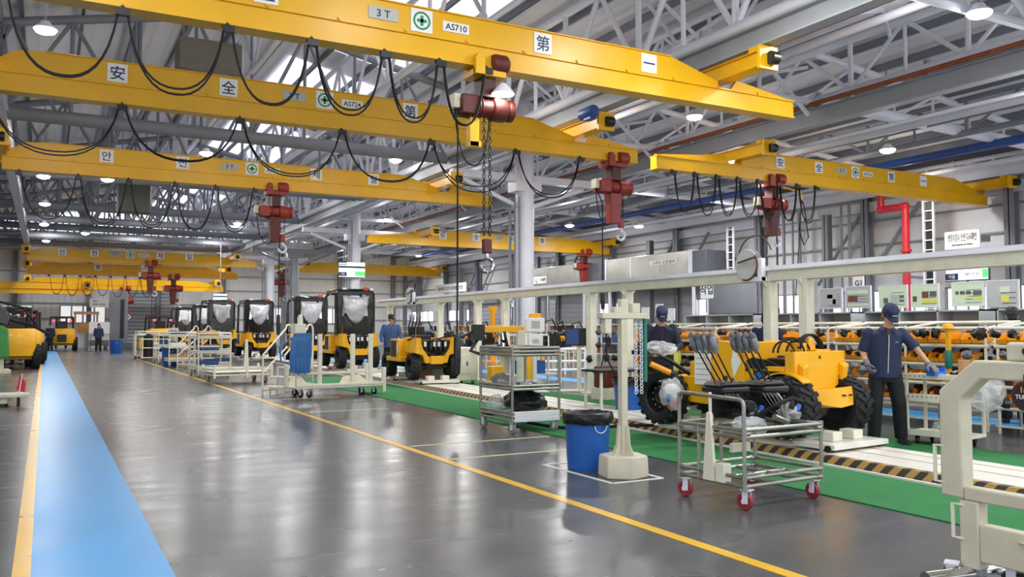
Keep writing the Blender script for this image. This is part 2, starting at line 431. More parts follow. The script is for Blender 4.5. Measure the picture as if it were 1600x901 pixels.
# ---- long tubular trusses (along the hall)
def truss_y(x, z0, z1, y0, y1, pitch, r=.13, rw=.07, m='steel_grey'):
    b = MB().tube([(x, y0, z0), (x, y1, z0)], r, 10).tube([(x, y0, z1), (x, y1, z1)], r*.9, 10)
    o = struct(b.build('roof_truss', m))
    wv = MB(); y = y0; k = 0
    while y < y1-.1:
        yn = min(y+pitch, y1); ym = (y+yn)/2
        wv.tube([(x, y, z0), (x, ym, z1)], rw, 6); wv.tube([(x, ym, z1), (x, yn, z0)], rw, 6); wv.tube([(x, y, z0), (x, y, z1)], rw*1.1, 6)
        if k % 2: wv.tube([(x, ym, z0), (x, ym, z1)], rw*.8, 6)
        y = yn; k += 1
    wv.build('truss_web', m, o); return o
truss_y(11.75, 7.35, 9.7, 3, 72, 3.1)
truss_y(17.6, 7.45, 8.75, 2, 72, 3.1, .12, .055)
truss_y(14.5, 7.9, 9.4, 5, 72, 3.7, .1, .05)
truss_y(23.5, 7.2, 8.2, 5, 72, 3.4, .09, .045, 'dark_steel')
truss_y(29.0, 7.2, 7.5, 10, 72, 2.6, .09, .05)
truss_y(8.6, 8.6, 10.4, 17, 72, 3.1, .1, .055)
truss_y(5.3, 9.2, 11.0, 22, 72, 3.6, .1, .055)
truss_y(2.2, 8.6, 10.3, 26, 72, 4.2, .08, .05, 'dark_steel')
truss_y(-1.2, 7.4, 9.6, 24, 72, 3.6, .1, .055, 'dark_steel')
truss_y(-7.5, 7.4, 9.0, 30, 72, 3.6, .1, .06, 'purlin_dark')
# ---- cross trusses of the left bay with their thick bottom tubes
for k, y in enumerate((25.9, 35.4, 44.7, 50.2, 54, 59.2, 64.2, 69)):
    m = 'dark_steel'
    o = struct(MB().tube([(-13, y, 7.2), (11.7, y, 7.2)], .19, 12).build('roof_truss', m))
    t = MB().tube([(-13.8, y, 8.5), (-1.1, y, 9.6), (5.3, y, 10.95), (11.7, y, 9.6)], .13, 8)
    xs = [-1.1+i*1.6 for i in range(9)]
    for i, x in enumerate(xs[:-1]):
        za = zroof(x)-.35; zb = zroof(xs[i+1])-.35
        t.tube([(x, y, 7.2), (xs[i+1], y, zb)], .055, 6) if i % 2 == 0 else t.tube([(x, y, za), (xs[i+1], y, 7.2)], .055, 6)
        t.tube([(x, y, 7.2), (x, y, za)], .05, 6)
    for i in range(6):
        x = -13+i*2.2; t.tube([(x, y, 7.2), (x+1.1, y, zroof(x+1.1)-.3)], .05, 6); t.tube([(x+1.1, y, zroof(x+1.1)-.3), (x+2.2, y, 7.2)], .05, 6)
    t.build('truss_web', m, o)
# middle aisle and right bay: rafters across
for y in (9.5, 15.5, 22, 29, 36, 44, 52, 62):
    o = struct(MB().tube([(11.8, y, 7.35), (17.6, y, 7.4)], .1, 8).tube([(17.6, y, 7.45), (29.2, y, 7.25)], .17, 10).tube([(17.6, y, 8.7), (29.2, y, 7.55)], .1, 8).build('roof_truss', 'steel_grey'))
    t = MB(); xs = [17.3+i*1.7 for i in range(8)]
    for i, x in enumerate(xs[:-1]):
        zb = 7.45-.2*(x-17.3)/11.9; zt = 8.7-1.2*(xs[i+1]-17.3)/11.9
        t.tube([(x, y, zb), (xs[i+1], y, zt)], .045, 6); t.tube([(xs[i+1], y, zt), (xs[i+1], y, zb)], .04, 6)
    t.tube([(11.8, y, 7.35), (14.5, y, 9.2)], .06, 6); t.tube([(14.5, y, 9.2), (17.3, y, 7.05)], .06, 6); t.tube([(11.8, y, 9.6), (14.5, y, 7.9)], .05, 6)
    t.tube([(11.8, y+.2, 9.6), (17.3, y+3.5, 8.3)], .05, 6); t.tube([(17.3, y, 8.3), (11.8, y+3.0, 7.4)], .05, 6)
    t.build('truss_web', 'steel_grey', o)
# ---- crane runways (rails carried under the trusses)
def runway(x, z, y0, y1, m='runway_grey', h=.42, wd=.3):
    o = struct(MB().ibeam((x, y0, z), (x, y1, z), wd, h, .03).build('runway_beam', m))
    b = MB(); y = y0+1.0
    while y < y1:
        b.box(x-.06, y-.05, z+h/2, x+.06, y+.05, z+h/2+.4); y += 3.1
    b.build('hanger', m, o); return o
runway(11.8, 7.02, 3, 70); runway(-1.1, 7.02, 15, 70, 'steel_grey'); runway(17.6, 7.02, 2, 70, 'runway_grey', .46); runway(29.0, 6.98, 9, 70, 'steel_grey', .42)
struct(MB().ibeam((29.78, 9, 6.5), (29.78, 72, 6.5), .2, .4, .03).build('wall_beam', 'steel_grey'))
struct(MB().tube([(17.3, 2, 7.3), (17.3, 70, 7.3)], .06, 8).build('conductor_rail', 'rust_rail'))
struct(MB().tube([(12.3, 3, 7.0), (12.3, 70, 7.0)], .05, 8).build('conductor_rail', 'rust_rail'))
struct(MB().tube([(13.4, 2, 7.75), (13.4, 60, 7.75)], .13, 10).build('roof_pipe', 'rust_rail'))
struct(MB().tube([(14.1, 2, 7.5), (14.1, 60, 7.5)], .09, 10).build('roof_pipe', 'steel_grey'))
struct(MB().tube([(18.5, 3, 6.6), (18.5, 60, 6.6)], .05, 8).build('roof_pipe', 'steel_grey'))
struct(MB().tube([(25.2, 8, 7.1), (25.2, 60, 7.1)], .14, 10).build('roof_pipe', 'blue_pipe'))
struct(MB().tube([(20.5, 3, 7.0), (20.5, 60, 7.0)], .1, 10).build('roof_pipe', 'steel_grey'))
struct(MB().tube([(22.0, 3, 7.3), (22.0, 60, 7.3)], .07, 10).build('roof_pipe', 'dark_steel'))
struct(MB().tube([(27.5, 8, 7.0), (27.5, 60, 7.0)], .08, 10).build('roof_pipe', 'steel_grey'))
# ---- main columns between the bays
def maincol(x, y, z1, r, mname='steel_grey', br=True):
    b = MB().lathe([(r, 0), (r, z1)], T(x, y, 0), 20)
    b.box(x-r*1.6, y-r*1.6, 0, x+r*1.6, y+r*1.6, .05)
    o = struct(b.build('column', mname))
    if br:
        c = MB().box(x-2.8, y-.14, 6.55, x+2.8, y+.14, 6.8); c.box(x-.5, y-.3, 6.2, x+.5, y+.3, 6.55)
        c.tube([(x, y, 5.6), (x-2.4, y, 6.5)], .08); c.tube([(x, y, 5.6), (x+2.4, y, 6.5)], .08)
        c.build('bracket', mname, o)
        p = MB().tube([(x-r-.12, y-.1, .3), (x-r-.12, y-.1, 6)], .035, 8).tube([(x-r-.06, y-.3, .3), (x-r-.06, y-.3, 6)], .035, 8).tube([(x-r-.2, y+.12, 1.2), (x-r-.2, y+.12, 6)], .05, 8)
        p.build('conduit', 'dark_steel', o)
maincol(14.5, 25.5, 9.3, .32); maincol(14.5, 44.0, 9.3, .32); maincol(14.5, 56.5, 6.2, .3, 'runway_grey'); maincol(14.5, 63.5, 9.2, .32)
maincol(14.5, 6.2, 9.3, .32)
# ================================================================== LAMPS
def lamp_at(px, py, z, place):
    p = at(px, py, Z=z)
    o = thing('high_bay_lamp', 'round white high bay lamp, lit, hanging '+place, 'lamp', p, 0, 'high bay lamps')
    MB().lathe([(.09, .16), (.12, .1), (.2, .04), (.22, 0.0), (.21, 0.0)], None, 16).build('housing', 'steel_grey', o)
    MB().lathe([(0, -.1), (.1, -.09), (.18, -.06), (.215, -.012), (.215, -.002)], None, 16).build('diffuser', 'lamp_glow', o)
    top = max(zroof(p.x)-p.z-.03, .4)
    MB().tube([(0, 0, .15), (0, 0, top)], .015, 6).build('suspension_rod', 'dark_steel', o)
    return p
LAMPS = [(71, 46, 7.6, 'above the left end of the second yellow crane'), (68, 275, 6.9, 'under the third crane at the far left'), (168, 280, 6.9, 'under the first letter of the third crane'),
 (70, 318, 6.9, 'over the walkway, first beyond the third crane'), (69, 350, 6.9, 'over the walkway, second beyond the third crane'), (72, 376, 6.9, 'over the walkway, third beyond the third crane'),
 (133, 364, 6.9, 'between two grey tubes right of the walkway row'), (116, 399, 6.9, 'just above the far yellow crane with white letters'), (322, 239, 7.5, 'above the third crane beside the roof hanger box'),
 (371, 349, 7.5, 'among grey roof tubes left of the third hoist'), (321, 386, 7.5, 'low by the far roof tubes'), (618, 250, 7.5, 'above the cantilever end of the third crane'), (605, 343, 7.4, 'left of the nearest round column top'),
 (654, 399, 7.0, 'under the far crane of the right bay'), (1085, 182, 7.3, 'under the cantilever of the nearest crane'), (1387, 234, 6.6, 'above the right bay crane'), (1530, 20, 7.2, 'under the roof in the top right corner'),
 (1184, 241, 6.8, 'behind the left end of the right bay crane'), (890, 352, 6.6, 'to the right of the nearest round column'), (998, 353, 6.4, 'above the stainless ducts on the right'), (412, 332, 7.5, 'beside the hoist of the third crane'), (545, 367, 7.0, 'left of the column with the status screen')]
for a in LAMPS: lamp_at(*a)
# lamp rows' light on an even grid, one row added to brighten the racks
def arealamp(x, y, z, wt, size=.5):
    ld = bpy.data.lights.new('high_bay_light', 'AREA'); ld.shape = 'DISK'; ld.size = size; ld.energy = wt; ld.color = (1, .99, .975)
    o = bpy.data.objects.new('high_bay_light', ld); C.objects.link(o); o.location = (x, y, z)
    # point light added at each grid spot to brighten roof and trusses
    ld = bpy.data.lights.new('roof_fill', 'POINT'); ld.shadow_soft_size = .25; ld.energy = wt*.26; ld.color = (1, .99, .975)
    o = bpy.data.objects.new('roof_fill', ld); C.objects.link(o); o.location = (x, y, z-.15)
for y in (2, 10, 19.3, 29, 38.5, 48, 58, 67):
    for x, z in ((0.2, 7.4), (4.9, 7.4), (9.7, 7.4), (13.2, 7.2), (18.3, 6.3), (22.5, 6.6), (26.5, 6.6)): arealamp(x, y, z, LAMP_W*.85*(.55 if y < 12 and x < 6 else 1.25 if x > 9 else 1))
    if y > 20: arealamp(-6, y, 7.3, LAMP_W*.7)
# ================================================================== CRANES
def sign_plate(par, x, z, y, wd, h, chars, size, ink='ink', m='sign_white', width=None, name='sign_plate'):
    p = MB().box(x-wd/2, y-.012, z-h/2, x+wd/2, y, z+h/2).build(name, m, par)
    if chars: text(chars, size, ink, p, T(x, y-.013, z) @ FACE_Y, width=width)
    return p
def safety_cross(par, x, z, y, s):
    p = MB().box(x-s/2, y-.012, z-s/2, x+s/2, y, z+s/2).build('sign_plate', 'sign_white', par)
    r = s*.4
    q = MB().lathe([(r, 0), (r, .004), (r*.78, .004), (r*.78, 0)], T(x, y-.012, z) @ RX(PI/2), 28, close=True)
    a, b = s*.07, s*.22
    q.box(x-b, y-.018, z-a, x+b, y-.012, z+a); q.box(x-a, y-.018, z-b, x+a, y-.012, z+b)
    q.build('safety_emblem', 'sign_green', p)
def crane(label, Y, xl, xr, zb, kind='bay', chars=(), tons=None, left_can=0, right_can=1.9, festoon=(), drop=.9, group='overhead cranes', festoon_front=True, cs=.36, lod=0):
    """girder crane across the hall: xl, xr are the runways, zb the underside"""
    o = thing('overhead_crane', label, 'crane', (0, Y, zb), 0, group)
    t = .15
    g = MB().prism([(xl+.1, .36), (xl+.1, .5), (xl+.55, .78), (xl+1.0, .82), (xr-1.35, .82), (xr-.15, .5), (xr-.15, .36)], -t, t)
    g.box(xl+1.0, -t-.03, .80, xr-1.35, t+.03, .825)
    g.build('girder', 'crane_yellow', o, .006)
    a, b = xl-left_can, xr+right_can
    lo = MB().box(a, -.135, .03, b, .135, .36); lo.box(a, -.17, 0, b, .17, .03); lo.box(a, -.17, .345, b, .17, .375)
    # stiffening gusset on the overhang
    if right_can: lo.prism([(xr+.25, .375), (xr+.45, .62), (b-.05, .42), (b-.05, .375)], -.05, .05)
    if left_can: lo.prism([(xl-.25, .375), (xl-.45, .62), (a+.05, .42), (a+.05, .375)], -.05, .05)
    x = a+.6; cl = lo
    while x < b-.4:
        cl.box(x-.02, -.2, .36, x+.02, -.15, .40); x += 1.1
    lo.build('lower_beam', 'crane_yellow', o)
    for x in (xl, xr):
        e = MB().box(x-.11, -1.35, .52, x+.11, 1.35, .8); e.box(x-.17, -1.35, .79, x+.17, 1.35, .81); e.box(x-.17, -1.35, .5, x+.17, 1.35, .52)
        e.box(x-.26, -1.4, .42, x+.2, -1.32, .86); e.box(x-.26, 1.32, .42, x+.2, 1.4, .86)
        ec = e.build('end_carriage', 'crane_yellow', o, .004)
        for yy in (-1.5, 1.5):
            MB().tube([(x-.08, yy*.98, .62), (x+.1, yy*.98, .62)], .12, 14).build('wheel', 'black', ec)
        for yy in (-1.1, 1.1): MB().box(x-.16, yy-.1, .8, x+.16, yy+.1, .9).build('roller_bracket', 'crane_yellow', ec)
    yf = -t-.003
    for x, ch in chars: sign_plate(o, x, .59, yf, cs, cs, ch, cs*.8)
    if tons:
        x, code = tons; s = cs*1.05
        sign_plate(o, x-.66*s/.38, .59, yf, .5*s/.38, .2*s/.38, '3 T', .17*s/.38, 'ink_black', 'sign_grey')
        safety_cross(o, x, .59, yf, s)
        sign_plate(o, x+.62*s/.38, .58, yf, .48*s/.38, .17*s/.38, code, .15*s/.38, 'ink_black', 'sign_white')
    if festoon:
        fx = sorted(festoon); yy = -.24 if festoon_front else .24
        f = MB()
        for p, q in zip(fx, fx[1:]):
            for dy in (0, .035): f.tube(loop((p+.06, yy+dy, -.12), (q-.06, yy+dy, -.12), drop*(.92+.16*rnd.random())), .016, 5)
        fo = f.build('festoon_cable', 'cable', o)
        for p in fx:
            MB().box(p-.09, yy-.03, -.14, p+.09, yy+.06, -.04).tube([(p, yy, -.05), (p, yy*.55, .02)], .03, 6).build('cable_trolley', 'black', fo)
    return o
def X_(px, py, Y): return at(px, py, Y=Y).x
Z1, Z2, Z3 = 5.92, 5.85, 5.78
c1y, c2y, c3y = 12.85, 18.1, 26.6
crane('nearest yellow overhead crane across the top of the picture with AS710 plate', c1y, -1.1, 11.8, Z1, chars=[(X_(412, 5, c1y), '全'), (X_(841, 79, c1y), '第'), (X_(1006, 112, c1y), '一')],
      tons=(X_(653, 43, c1y), 'AS710'), right_can=1.95, festoon=[X_(x, y, c1y) for x, y in ((5, 5), (190, 25), (352, 55), (482, 75), (595, 95), (680, 108), (752, 122))], drop=1.0)
crane('second yellow overhead crane from the front, with AS724 plate', c2y, -1.1, 11.8, Z2, chars=[(X_(183, 110, c2y), '安'), (X_(355, 133, c2y), '全'), (X_(637, 173, c2y), '第')],
      tons=(X_(504, 154, c2y), 'AS724'), right_can=1.85, festoon=[X_(x, y, c2y) for x, y in ((-20, 130), (190, 158), (372, 180), (530, 200), (668, 218), (800, 235), (900, 247))], drop=.95)
crane('third yellow overhead crane from the front, with AS711 plate and Korean letters', c3y, -1.1, 11.8, Z3, chars=[(X_(166, 245, c3y), '안'), (X_(284, 256, c3y), '전'), (X_(492, 272, c3y), '제'), (X_(581, 281, c3y), '일')],
      tons=(X_(392, 265, c3y), 'AS711'), right_can=1.9, festoon=[X_(x, y, c3y) for x, y in ((30, 270), (122, 274), (200, 280), (272, 284), (335, 288), (395, 292))], drop=1.25)
c4y = 63.0
crane('far yellow overhead crane with four white letter plates above the loaders', c4y, -1.1, 11.8, 5.9, chars=[(X_(97, 405, c4y), '안'), (X_(147, 407, c4y), '전'), (X_(250, 410, c4y), '제'), (X_(295, 411, c4y), '일')],
      tons=(X_(203, 408, c4y), 'AS712'), right_can=1.6, festoon=(), cs=.5)
crane('yellow overhead crane behind the far lettered crane, hung with cable loops', 66.2, -1.1, 11.8, 5.2, chars=[(3.2, '第'), (6.2, '一')], right_can=.9, festoon=[0.2+.95*i for i in range(8)], drop=1.3, cs=.45)
crane('farthest yellow overhead crane close to the end wall', 70.4, -1.1, 11.8, 4.4, right_can=.6)
crane('low yellow overhead crane before the end wall, left of the hanging sign', 68.4, -8.5, 2.6, 3.95, right_can=.4)
r1y = 18.5
def XR(px, py): return X_(px, py, r1y)
cr = crane('yellow overhead crane of the right bay with four Chinese character plates', r1y, 17.6, 29.0, 5.88, chars=[(XR(1213, 257), '安'), (XR(1273, 265), '全'), (XR(1386, 279), '第'), (XR(1436, 286), '一')],
      tons=(XR(1330, 272), 'AS726'), left_can=3.0, right_can=.5, festoon=[15.1+.8*i for i in range(8)], drop=1.0, cs=.34)
r2y = 41.6
crane('distant yellow overhead crane of the right bay before the shutters', r2y, 17.6, 29.0, 5.88, chars=[(X_(690, 373, r2y), '安'), (X_(742, 376, r2y), '全'), (X_(845, 380, r2y), '第')], tons=(X_(797, 378, r2y), 'AS727'),
      left_can=3.2, right_can=.4, festoon=(), cs=.42)
for i, (yy, xl, xr, zz, lb) in enumerate([(66, 17.6, 29, 5.86, 'yellow overhead crane seen between the two grey columns')]):
    crane(lb, yy, xl, xr, zz, left_can=3.0, right_can=.3)
# ================================================================== HOISTS
def hoist(label, Y, x, zb, hook=1.0, pend=None, bucket='hoist_dark', s=1.0, lamp=False, chainlen=.5, body='hoist_red'):
    o = thing('chain_hoist', label, 'hoist', (x, Y, zb), 0, 'electric chain hoists'); o.scale = (s, s, s)
    t = MB().box(-.26, -.26, -.05, -.14, -.14, .2).box(-.26, .14, -.05, -.14, .26, .2).box(-.3, -.24, -.16, .3, .24, -.05).box(-.3, -.28, -.16, -.12, -.18, .14)
    t.build('trolley', 'crane_yellow' if lamp else body, o, .01)
    MB().lathe([(.0, -.0), (.15, 0), (.17, .05), (.17, .25), (.13, .3), (0, .3)], T(.06, -.15, .08) @ RY(PI/2) , 18).build('travel_motor', body if not lamp else 'rust_red', o)
    MB().box(-.12, -.16, -.5, .14, .16, -.16).build('hanger_frame', 'hoist_dark', o, .01)
    m = MB().lathe([(.0, -.52), (.15, -.52), (.19, -.45), (.19, -.1), (.16, -.08), (.16, .1), (.21, .12), (.21, .36), (.15, .44), (0, .44)], T(0, 0, -.66) @ RY(PI/2), 20)
    m.box(-.5, -.2, -.82, -.2, .2, -.52)
    for i in range(7): m.lathe([(.205, -.42+i*.05), (.205, -.40+i*.05), (.19, -.395+i*.05), (.19, -.425+i*.05)], T(0, 0, -.66) @ RY(PI/2), 18, close=True)
    m.build('motor_body', 'rust_red' if lamp else body, o, .008)
    MB().lathe([(0, 0), (.17, 0), (.19, .03), (.19, .1), (.12, .14), (0, .14)], T(.42, 0, -.66) @ RY(PI/2), 18).build('end_cover', body, o)
    MB().box(-.62, -.12, -.74, -.5, .12, -.5).build('control_box', 'beige', o, .01)
    bk = MB().add([(-.14, -.13, -1.62), (.12, -.13, -1.62), (.12, .13, -1.62), (-.14, .13, -1.62), (-.19, -.16, -.84), (.17, -.16, -.84), (.17, .16, -.84), (-.19, .16, -.84)],
                  [(3, 2, 1, 0), (4, 5, 6, 7), (0, 1, 5, 4), (1, 2, 6, 5), (2, 3, 7, 6), (3, 0, 4, 7)])
    if not lamp: bk.build('chain_bucket', bucket, o, .015)
    else: MB().box(-.3, -.05, -1.35, -.12, .1, -.5).box(-.3, -.05, -1.35, -.08, .12, -1.25).build('chain_bucket', 'crane_yellow', o, .01)
    cx = .05 if lamp else .24
    ch = MB(); zend = -.85-hook
    lk = .075; nl = int(hook/lk)
    for k, dx in ((0, -.055), (1, .055)):
        for i in range(min(nl, 60)):
            z = -.84-i*hook/min(nl, 60)
            pl = 'xz' if i % 2 else 'yz'
            c = (cx+dx, 0, z); ch.tube([(p[0], p[1], p[2]*1.0) for p in arc(c, .03, 0, 2*PI*7/8, 7, pl)], .011, 5, closed=True)
    ch.build('chain', 'black', o)
    hk = MB().box(cx-.08, -.05, zend-.25, cx+.08, .05, zend).build('hook_block', body, o, .02)
    MB().tube([(cx, 0, zend-.25), (cx, 0, zend-.33)]+[(cx+.12*math.sin(a), 0, zend-.45+.12*math.cos(a)) for a in [i*PI/6 for i in range(0, 10)]], .035, 8).build('hook', 'chrome' if lamp else 'steel_grey', hk)
    if lamp:
        MB().lathe([(.05, .18), (.16, .06), (.2, 0), (.19, 0)], T(.2, -.3, -.46), 18).build('work_lamp', 'steel_grey', o)
        MB().lathe([(.185, -.01), (.185, 0)], T(.2, -.3, -.46), 18).build('work_lamp_lens', 'lamp_glow', o)
    if pend:
        px_, zc = pend
        c = MB().tube([(-.56, 0, -.7), (px_, 0, -1.1), (px_, 0, -(zb-zc)+.35)], .017, 6); c.tube(loop((-.56, 0, -.72), (.1, 0, -.8), .9, 14), .014, 6)
        pc = c.build('pendant_cable', 'cable', o)
        MB().lathe([(.0, -.32), (.05, -.3), (.06, -.1), (.06, .28), (.03, .34), (0, .34)], T(px_, 0, -(zb-zc)), 12).build('pendant_control', 'black', pc)
        b = MB()
        for i in range(3): b.lathe([(.018, 0), (.018, .02)], T(px_, -.055, -(zb-zc)-.15+i*.12) @ RX(PI/2), 8)
        b.build('push_buttons', 'rust_red', pc)
    return o
h1 = at(757, 120, Y=c1y); hoist('dark red chain hoist on the nearest crane, hook hanging low on a long chain', c1y, h1.x, Z1, 2.05, (-.5, 1.05), lamp=True, body='rust_red')
h2 = at(958, 250, Y=c2y); hoist('bright red chain hoist under the right end of the second crane', c2y, h2.x, Z2, .62, (-.35, 2.3), 'hoist_red')
h3 = at(430, 290, Y=c3y); hoist('red chain hoist under the third crane with a long control cable', c3y, h3.x, Z3, .5, (.15, 1.6), 'rust_red')
h4 = at(1205, 280, Y=r1y); hoist('orange red chain hoist on the right bay crane', r1y, h4.x, 5.88, .5, (.2, 1.8), 'hoist_dark')
h5 = at(912, 393, Y=r2y); hoist('small red chain hoist on the distant right bay crane', r2y, h5.x, 5.88, .4, None, 'hoist_red', 1.15)
for (px, yy, zz, lb, pe) in [(235, c4y, 5.9, 'red chain hoist under the lettered far crane, long cable down', (.1, 1.5)), (271, 66.2, 5.2, 'red chain hoist right of the long cable in the far left bay', None), (195, 70.4, 4.4, 'small red chain hoist near the end wall, left of the white board', None), (440, 66, 5.86, 'red chain hoist between the two grey columns', None)]:
    p = at(px, 430, Y=yy); hoist(lb, yy, p.x, zz, .4, pe, 'rust_red', 1.2)
# blue drive motor on the second crane's right carriage
p = at(893, 196, Y=16.6)
mo = thing('drive_motor', 'blue drive motor on the end carriage of the second crane', 'motor', (11.35, 16.75, 6.55))
MB().lathe([(0, -.3), (.14, -.3), (.15, -.26), (.15, .2), (.1, .28), (0, .28)], T(-.05, 0, .1) @ RX(PI/2), 16).build('body', 'blue_pipe', mo)
MB().box(-.12, -.15, -.08, .06, .15, 0).build('terminal_box', 'blue_pipe', mo, .01)
# pendant hose loops of the right bay crane
p = at(1253, 305, Y=r1y)
pn = thing('air_hose', 'yellow topped hose with black loop hanging right of the right bay hoist', 'hose', (p.x, r1y, 5.8))
MB().tube([(-1.3, 0, .0), (-.6, 0, -.05), (-.1, 0, -.12), (0, 0, -.35)], .035, 8).build('swivel_arm', 'crane_yellow', pn)
MB().tube([(0, 0, -.35), (-.15, 0, -1.3), (.05, 0, -1.75), (.25, 0, -1.5), (.1, 0, -.6), (.02, 0, -.4)], .018, 6).tube([(-.1, 0, -1.2), (-.35, 0, -3.4)], .014, 6).build('hose', 'cable', pn)
# grey hanger boxes in the roof of the left bay
for (x0, y0, x1, y1, Y, lb) in [(281, 55, 378, 118, 22.5, 'large dark grey box hanging in the roof above the second crane'), (185, 285, 235, 332, 38.0, 'grey box hanging in the roof under the third crane')]:
    a, b = at(x0, y0, Y=Y), at(x1, y1, Y=Y)
    hb = thing('unit_heater', lb, 'box', (a.x, Y, b.z)); MB().box(0, 0, 0, b.x-a.x, .9, a.z-b.z).build('casing', 'heater_olive', hb, .02)
    for xx in (.15, b.x-a.x-.15): MB().tube([(xx, .45, a.z-b.z-.02), (xx, .45, zroof(a.x+xx)-b.z+.03)], .02).build('hanger_rod', 'dark_steel', hb)
# ================================================================== ASSEMBLY LINE
CA = -math.atan(.045)
cv = thing('assembly_conveyor', 'long low white floor conveyor with black and yellow striped edge', 'conveyor', (7.86, 0, 0), CA)
MB().box(-.54, 3.2, 0, .54, 62, .085).build('bed', 'black', cv)
for a, b in ((-.5, -.06), (-.02, .3), (.34, .56)):
    p = MB(); y = 3.2
    while y < 62: p.box(a, y, .085, b, min(y+2.396, 62), .11); y += 2.4
    p.build('cover_plate', 'white_panel', cv)
MB().prism([(-.6, .0), (-.5, .0), (-.5, .108), (-.54, .1), (-.585, .03)], 3.2, 62, plane='xz').build('striped_edge', 'hazard', cv)
MB().box(-.67, 3.2, 0, -.63, 62, .03).build('edge_angle', 'tape_white', cv)
def ln(t, s):
    c, q = math.cos(CA), math.sin(CA); return V((7.86+t*c-s*q, t*q+s*c, 0))
gm = MB().prism([(6.0, 2.5), (6.5, 2.5), (6.9, 24), (6.3, 24)][0:0] or [(6.12, 2.5), tuple(ln(-.69, 2.5))[:2], tuple(ln(-.69, 26))[:2], (6.62, 26)], .001, .012, plane='xy').build('carpet_mat', 'green_mat')
tag(gm, 'green floor mat on the aisle side of the white conveyor', 'mat')
gm = MB().prism([tuple(ln(.6, 3))[:2], tuple(ln(2.05, 3))[:2], tuple(ln(1.9, 26))[:2], tuple(ln(.6, 26))[:2]], .001, .012, plane='xy').build('carpet_mat', 'green_mat')
tag(gm, 'green floor mat on the rack side of the white conveyor', 'mat')
# ------------------------------------------------------------------ wheels
fh = MB().tube([(7.55, 9.6, .14), (7.2, 9.9, .13), (6.95, 10.3, .05), (6.7, 10.9, .035), (6.65, 11.8, .035), (6.9, 12.6, .035)], .022, 8).build('air_hose', 'cable'); tag(fh, 'black hose lying across the green mat from the striped conveyor edge', 'hose')
def tyre_mesh(par, x, y, z, r, wd, lugs=20, sgn=1, rimcol='black'):
    """wheel whose axle runs along local X; sgn: side the rim face looks to"""
    m = T(x, y, z) @ RY(PI/2)
    h = wd/2
    t = MB().lathe([(r*.58, -h*.8), (r*.7, -h), (r*.88, -h), (r*.95, -h*.82), (r*.95, h*.82), (r*.88, h), (r*.7, h), (r*.58, h*.8)], m, 32, close=True)
    for i in range(lugs):
        a = 2*PI*i/lugs
        for sd in (-1, 1):
            q = m @ RZ(a+(sd*.5)*PI/lugs) @ T(r*.955, 0, sd*h*.48) @ RX(sd*.5)
            t.box(-r*.05, -r*.075, -h*.5, r*.05, r*.075, h*.5, q)
    o = t.build('tyre', 'rubber', par)
    q = m @ (RX(PI) if sgn < 0 else M4.Identity(4))
    k = MB().lathe([(.0, h*.35), (r*.2, h*.4), (r*.22, h*.45), (r*.26, h*.3), (r*.5, h*.15), (r*.55, h*.75), (r*.61, h*.85), (r*.61, -h*.8), (0, -h*.8)], q, 28)
    rim = k.build('rim', rimcol, o)
    b = MB()
    for i in range(10):
        a = 2*PI*i/10; b.cyl(q @ V((r*.38*math.cos(a), r*.38*math.sin(a), h*.15)), q @ V((r*.38*math.cos(a), r*.38*math.sin(a), h*.42)), r*.035, n=6)
    b.build('wheel_nuts', 'chrome', o)
    return o
def trolley(label, loc, rz, ln_=2.2, wd=1.0):
    o = thing('assembly_trolley', label, 'trolley', loc, rz, 'trolleys on the conveyor')
    f = MB()
    for y in (-.35, ln_-.15): f.box(-wd/2, y-.28, .03, wd/2, y+.28, .09)
    f.box(-.1, -.3, .03, .1, ln_, .08); f.build('plate', 'white_panel', o, .006)
    for y in (-.35, ln_-.15):
        for sx in (-1, 1): MB().box(sx*.2-.09, y-.1, .09, sx*.2+.09, y+.1, .2).build('cradle', 'cream', o, .01)
        for x in (-wd/2-.02, wd/2-.08): MB().cyl((x, y-.2, .04), (x+.1, y-.2, .04), .04, n=12).build('roller', 'black', o)
    return o
# ------------------------------------------------------------------ nearest loader
LZ = .205
lx, ly, lrz = 8.2, 7.32, .1
trolley('cream trolley plate carrying the nearest yellow loader chassis', (lx, ly, .11), lrz, 2.0, 1.05)
o = thing('loader_chassis', 'nearest yellow articulated loader chassis with bare engine bay and lugged tyres', 'loader', (lx, ly, LZ), lrz)
R_ = .365
for (x, y, sg) in ((-.51, 0, -1), (.51, 0, 1), (-.55, 2.02, -1), (.55, 2.02, 1)): tyre_mesh(o, x, y, R_, R_, .3, 18, sg)
for yy in (0, 2.02): MB().cyl((-.4, yy, R_), (.4, yy, R_), .07).ell((0, yy, R_), (.16, .18, .16)).build('axle', 'black', o)
MB().box(-.33, -.15, .36, .33, .95, .55).box(-.3, 1.15, .34, .3, 2.5, .62).box(-.12, .9, .3, .12, 1.2, .6).build('frame', 'black', o, .01)
pl = MB().prism([(-.5, 1.02), (.5, 1.02), (.5, .68), (.3, .58), (.26, .5), (-.4, .5), (-.5, .56)], -.08, -.03)
pl.prism([(-.5, 1.02), (-.5, .56), (-.4, .5), (-.35, .5), (-.35, .9), (-.46, 1.02)], -.08, .25, plane='xz') if 0 else None
pl.box(-.5, -.08, .6, -.465, .04, 1.02); pl.box(.465, -.08, .7, .5, .1, 1.02)
pl.build('rear_plate', 'machine_yellow', o, .006)
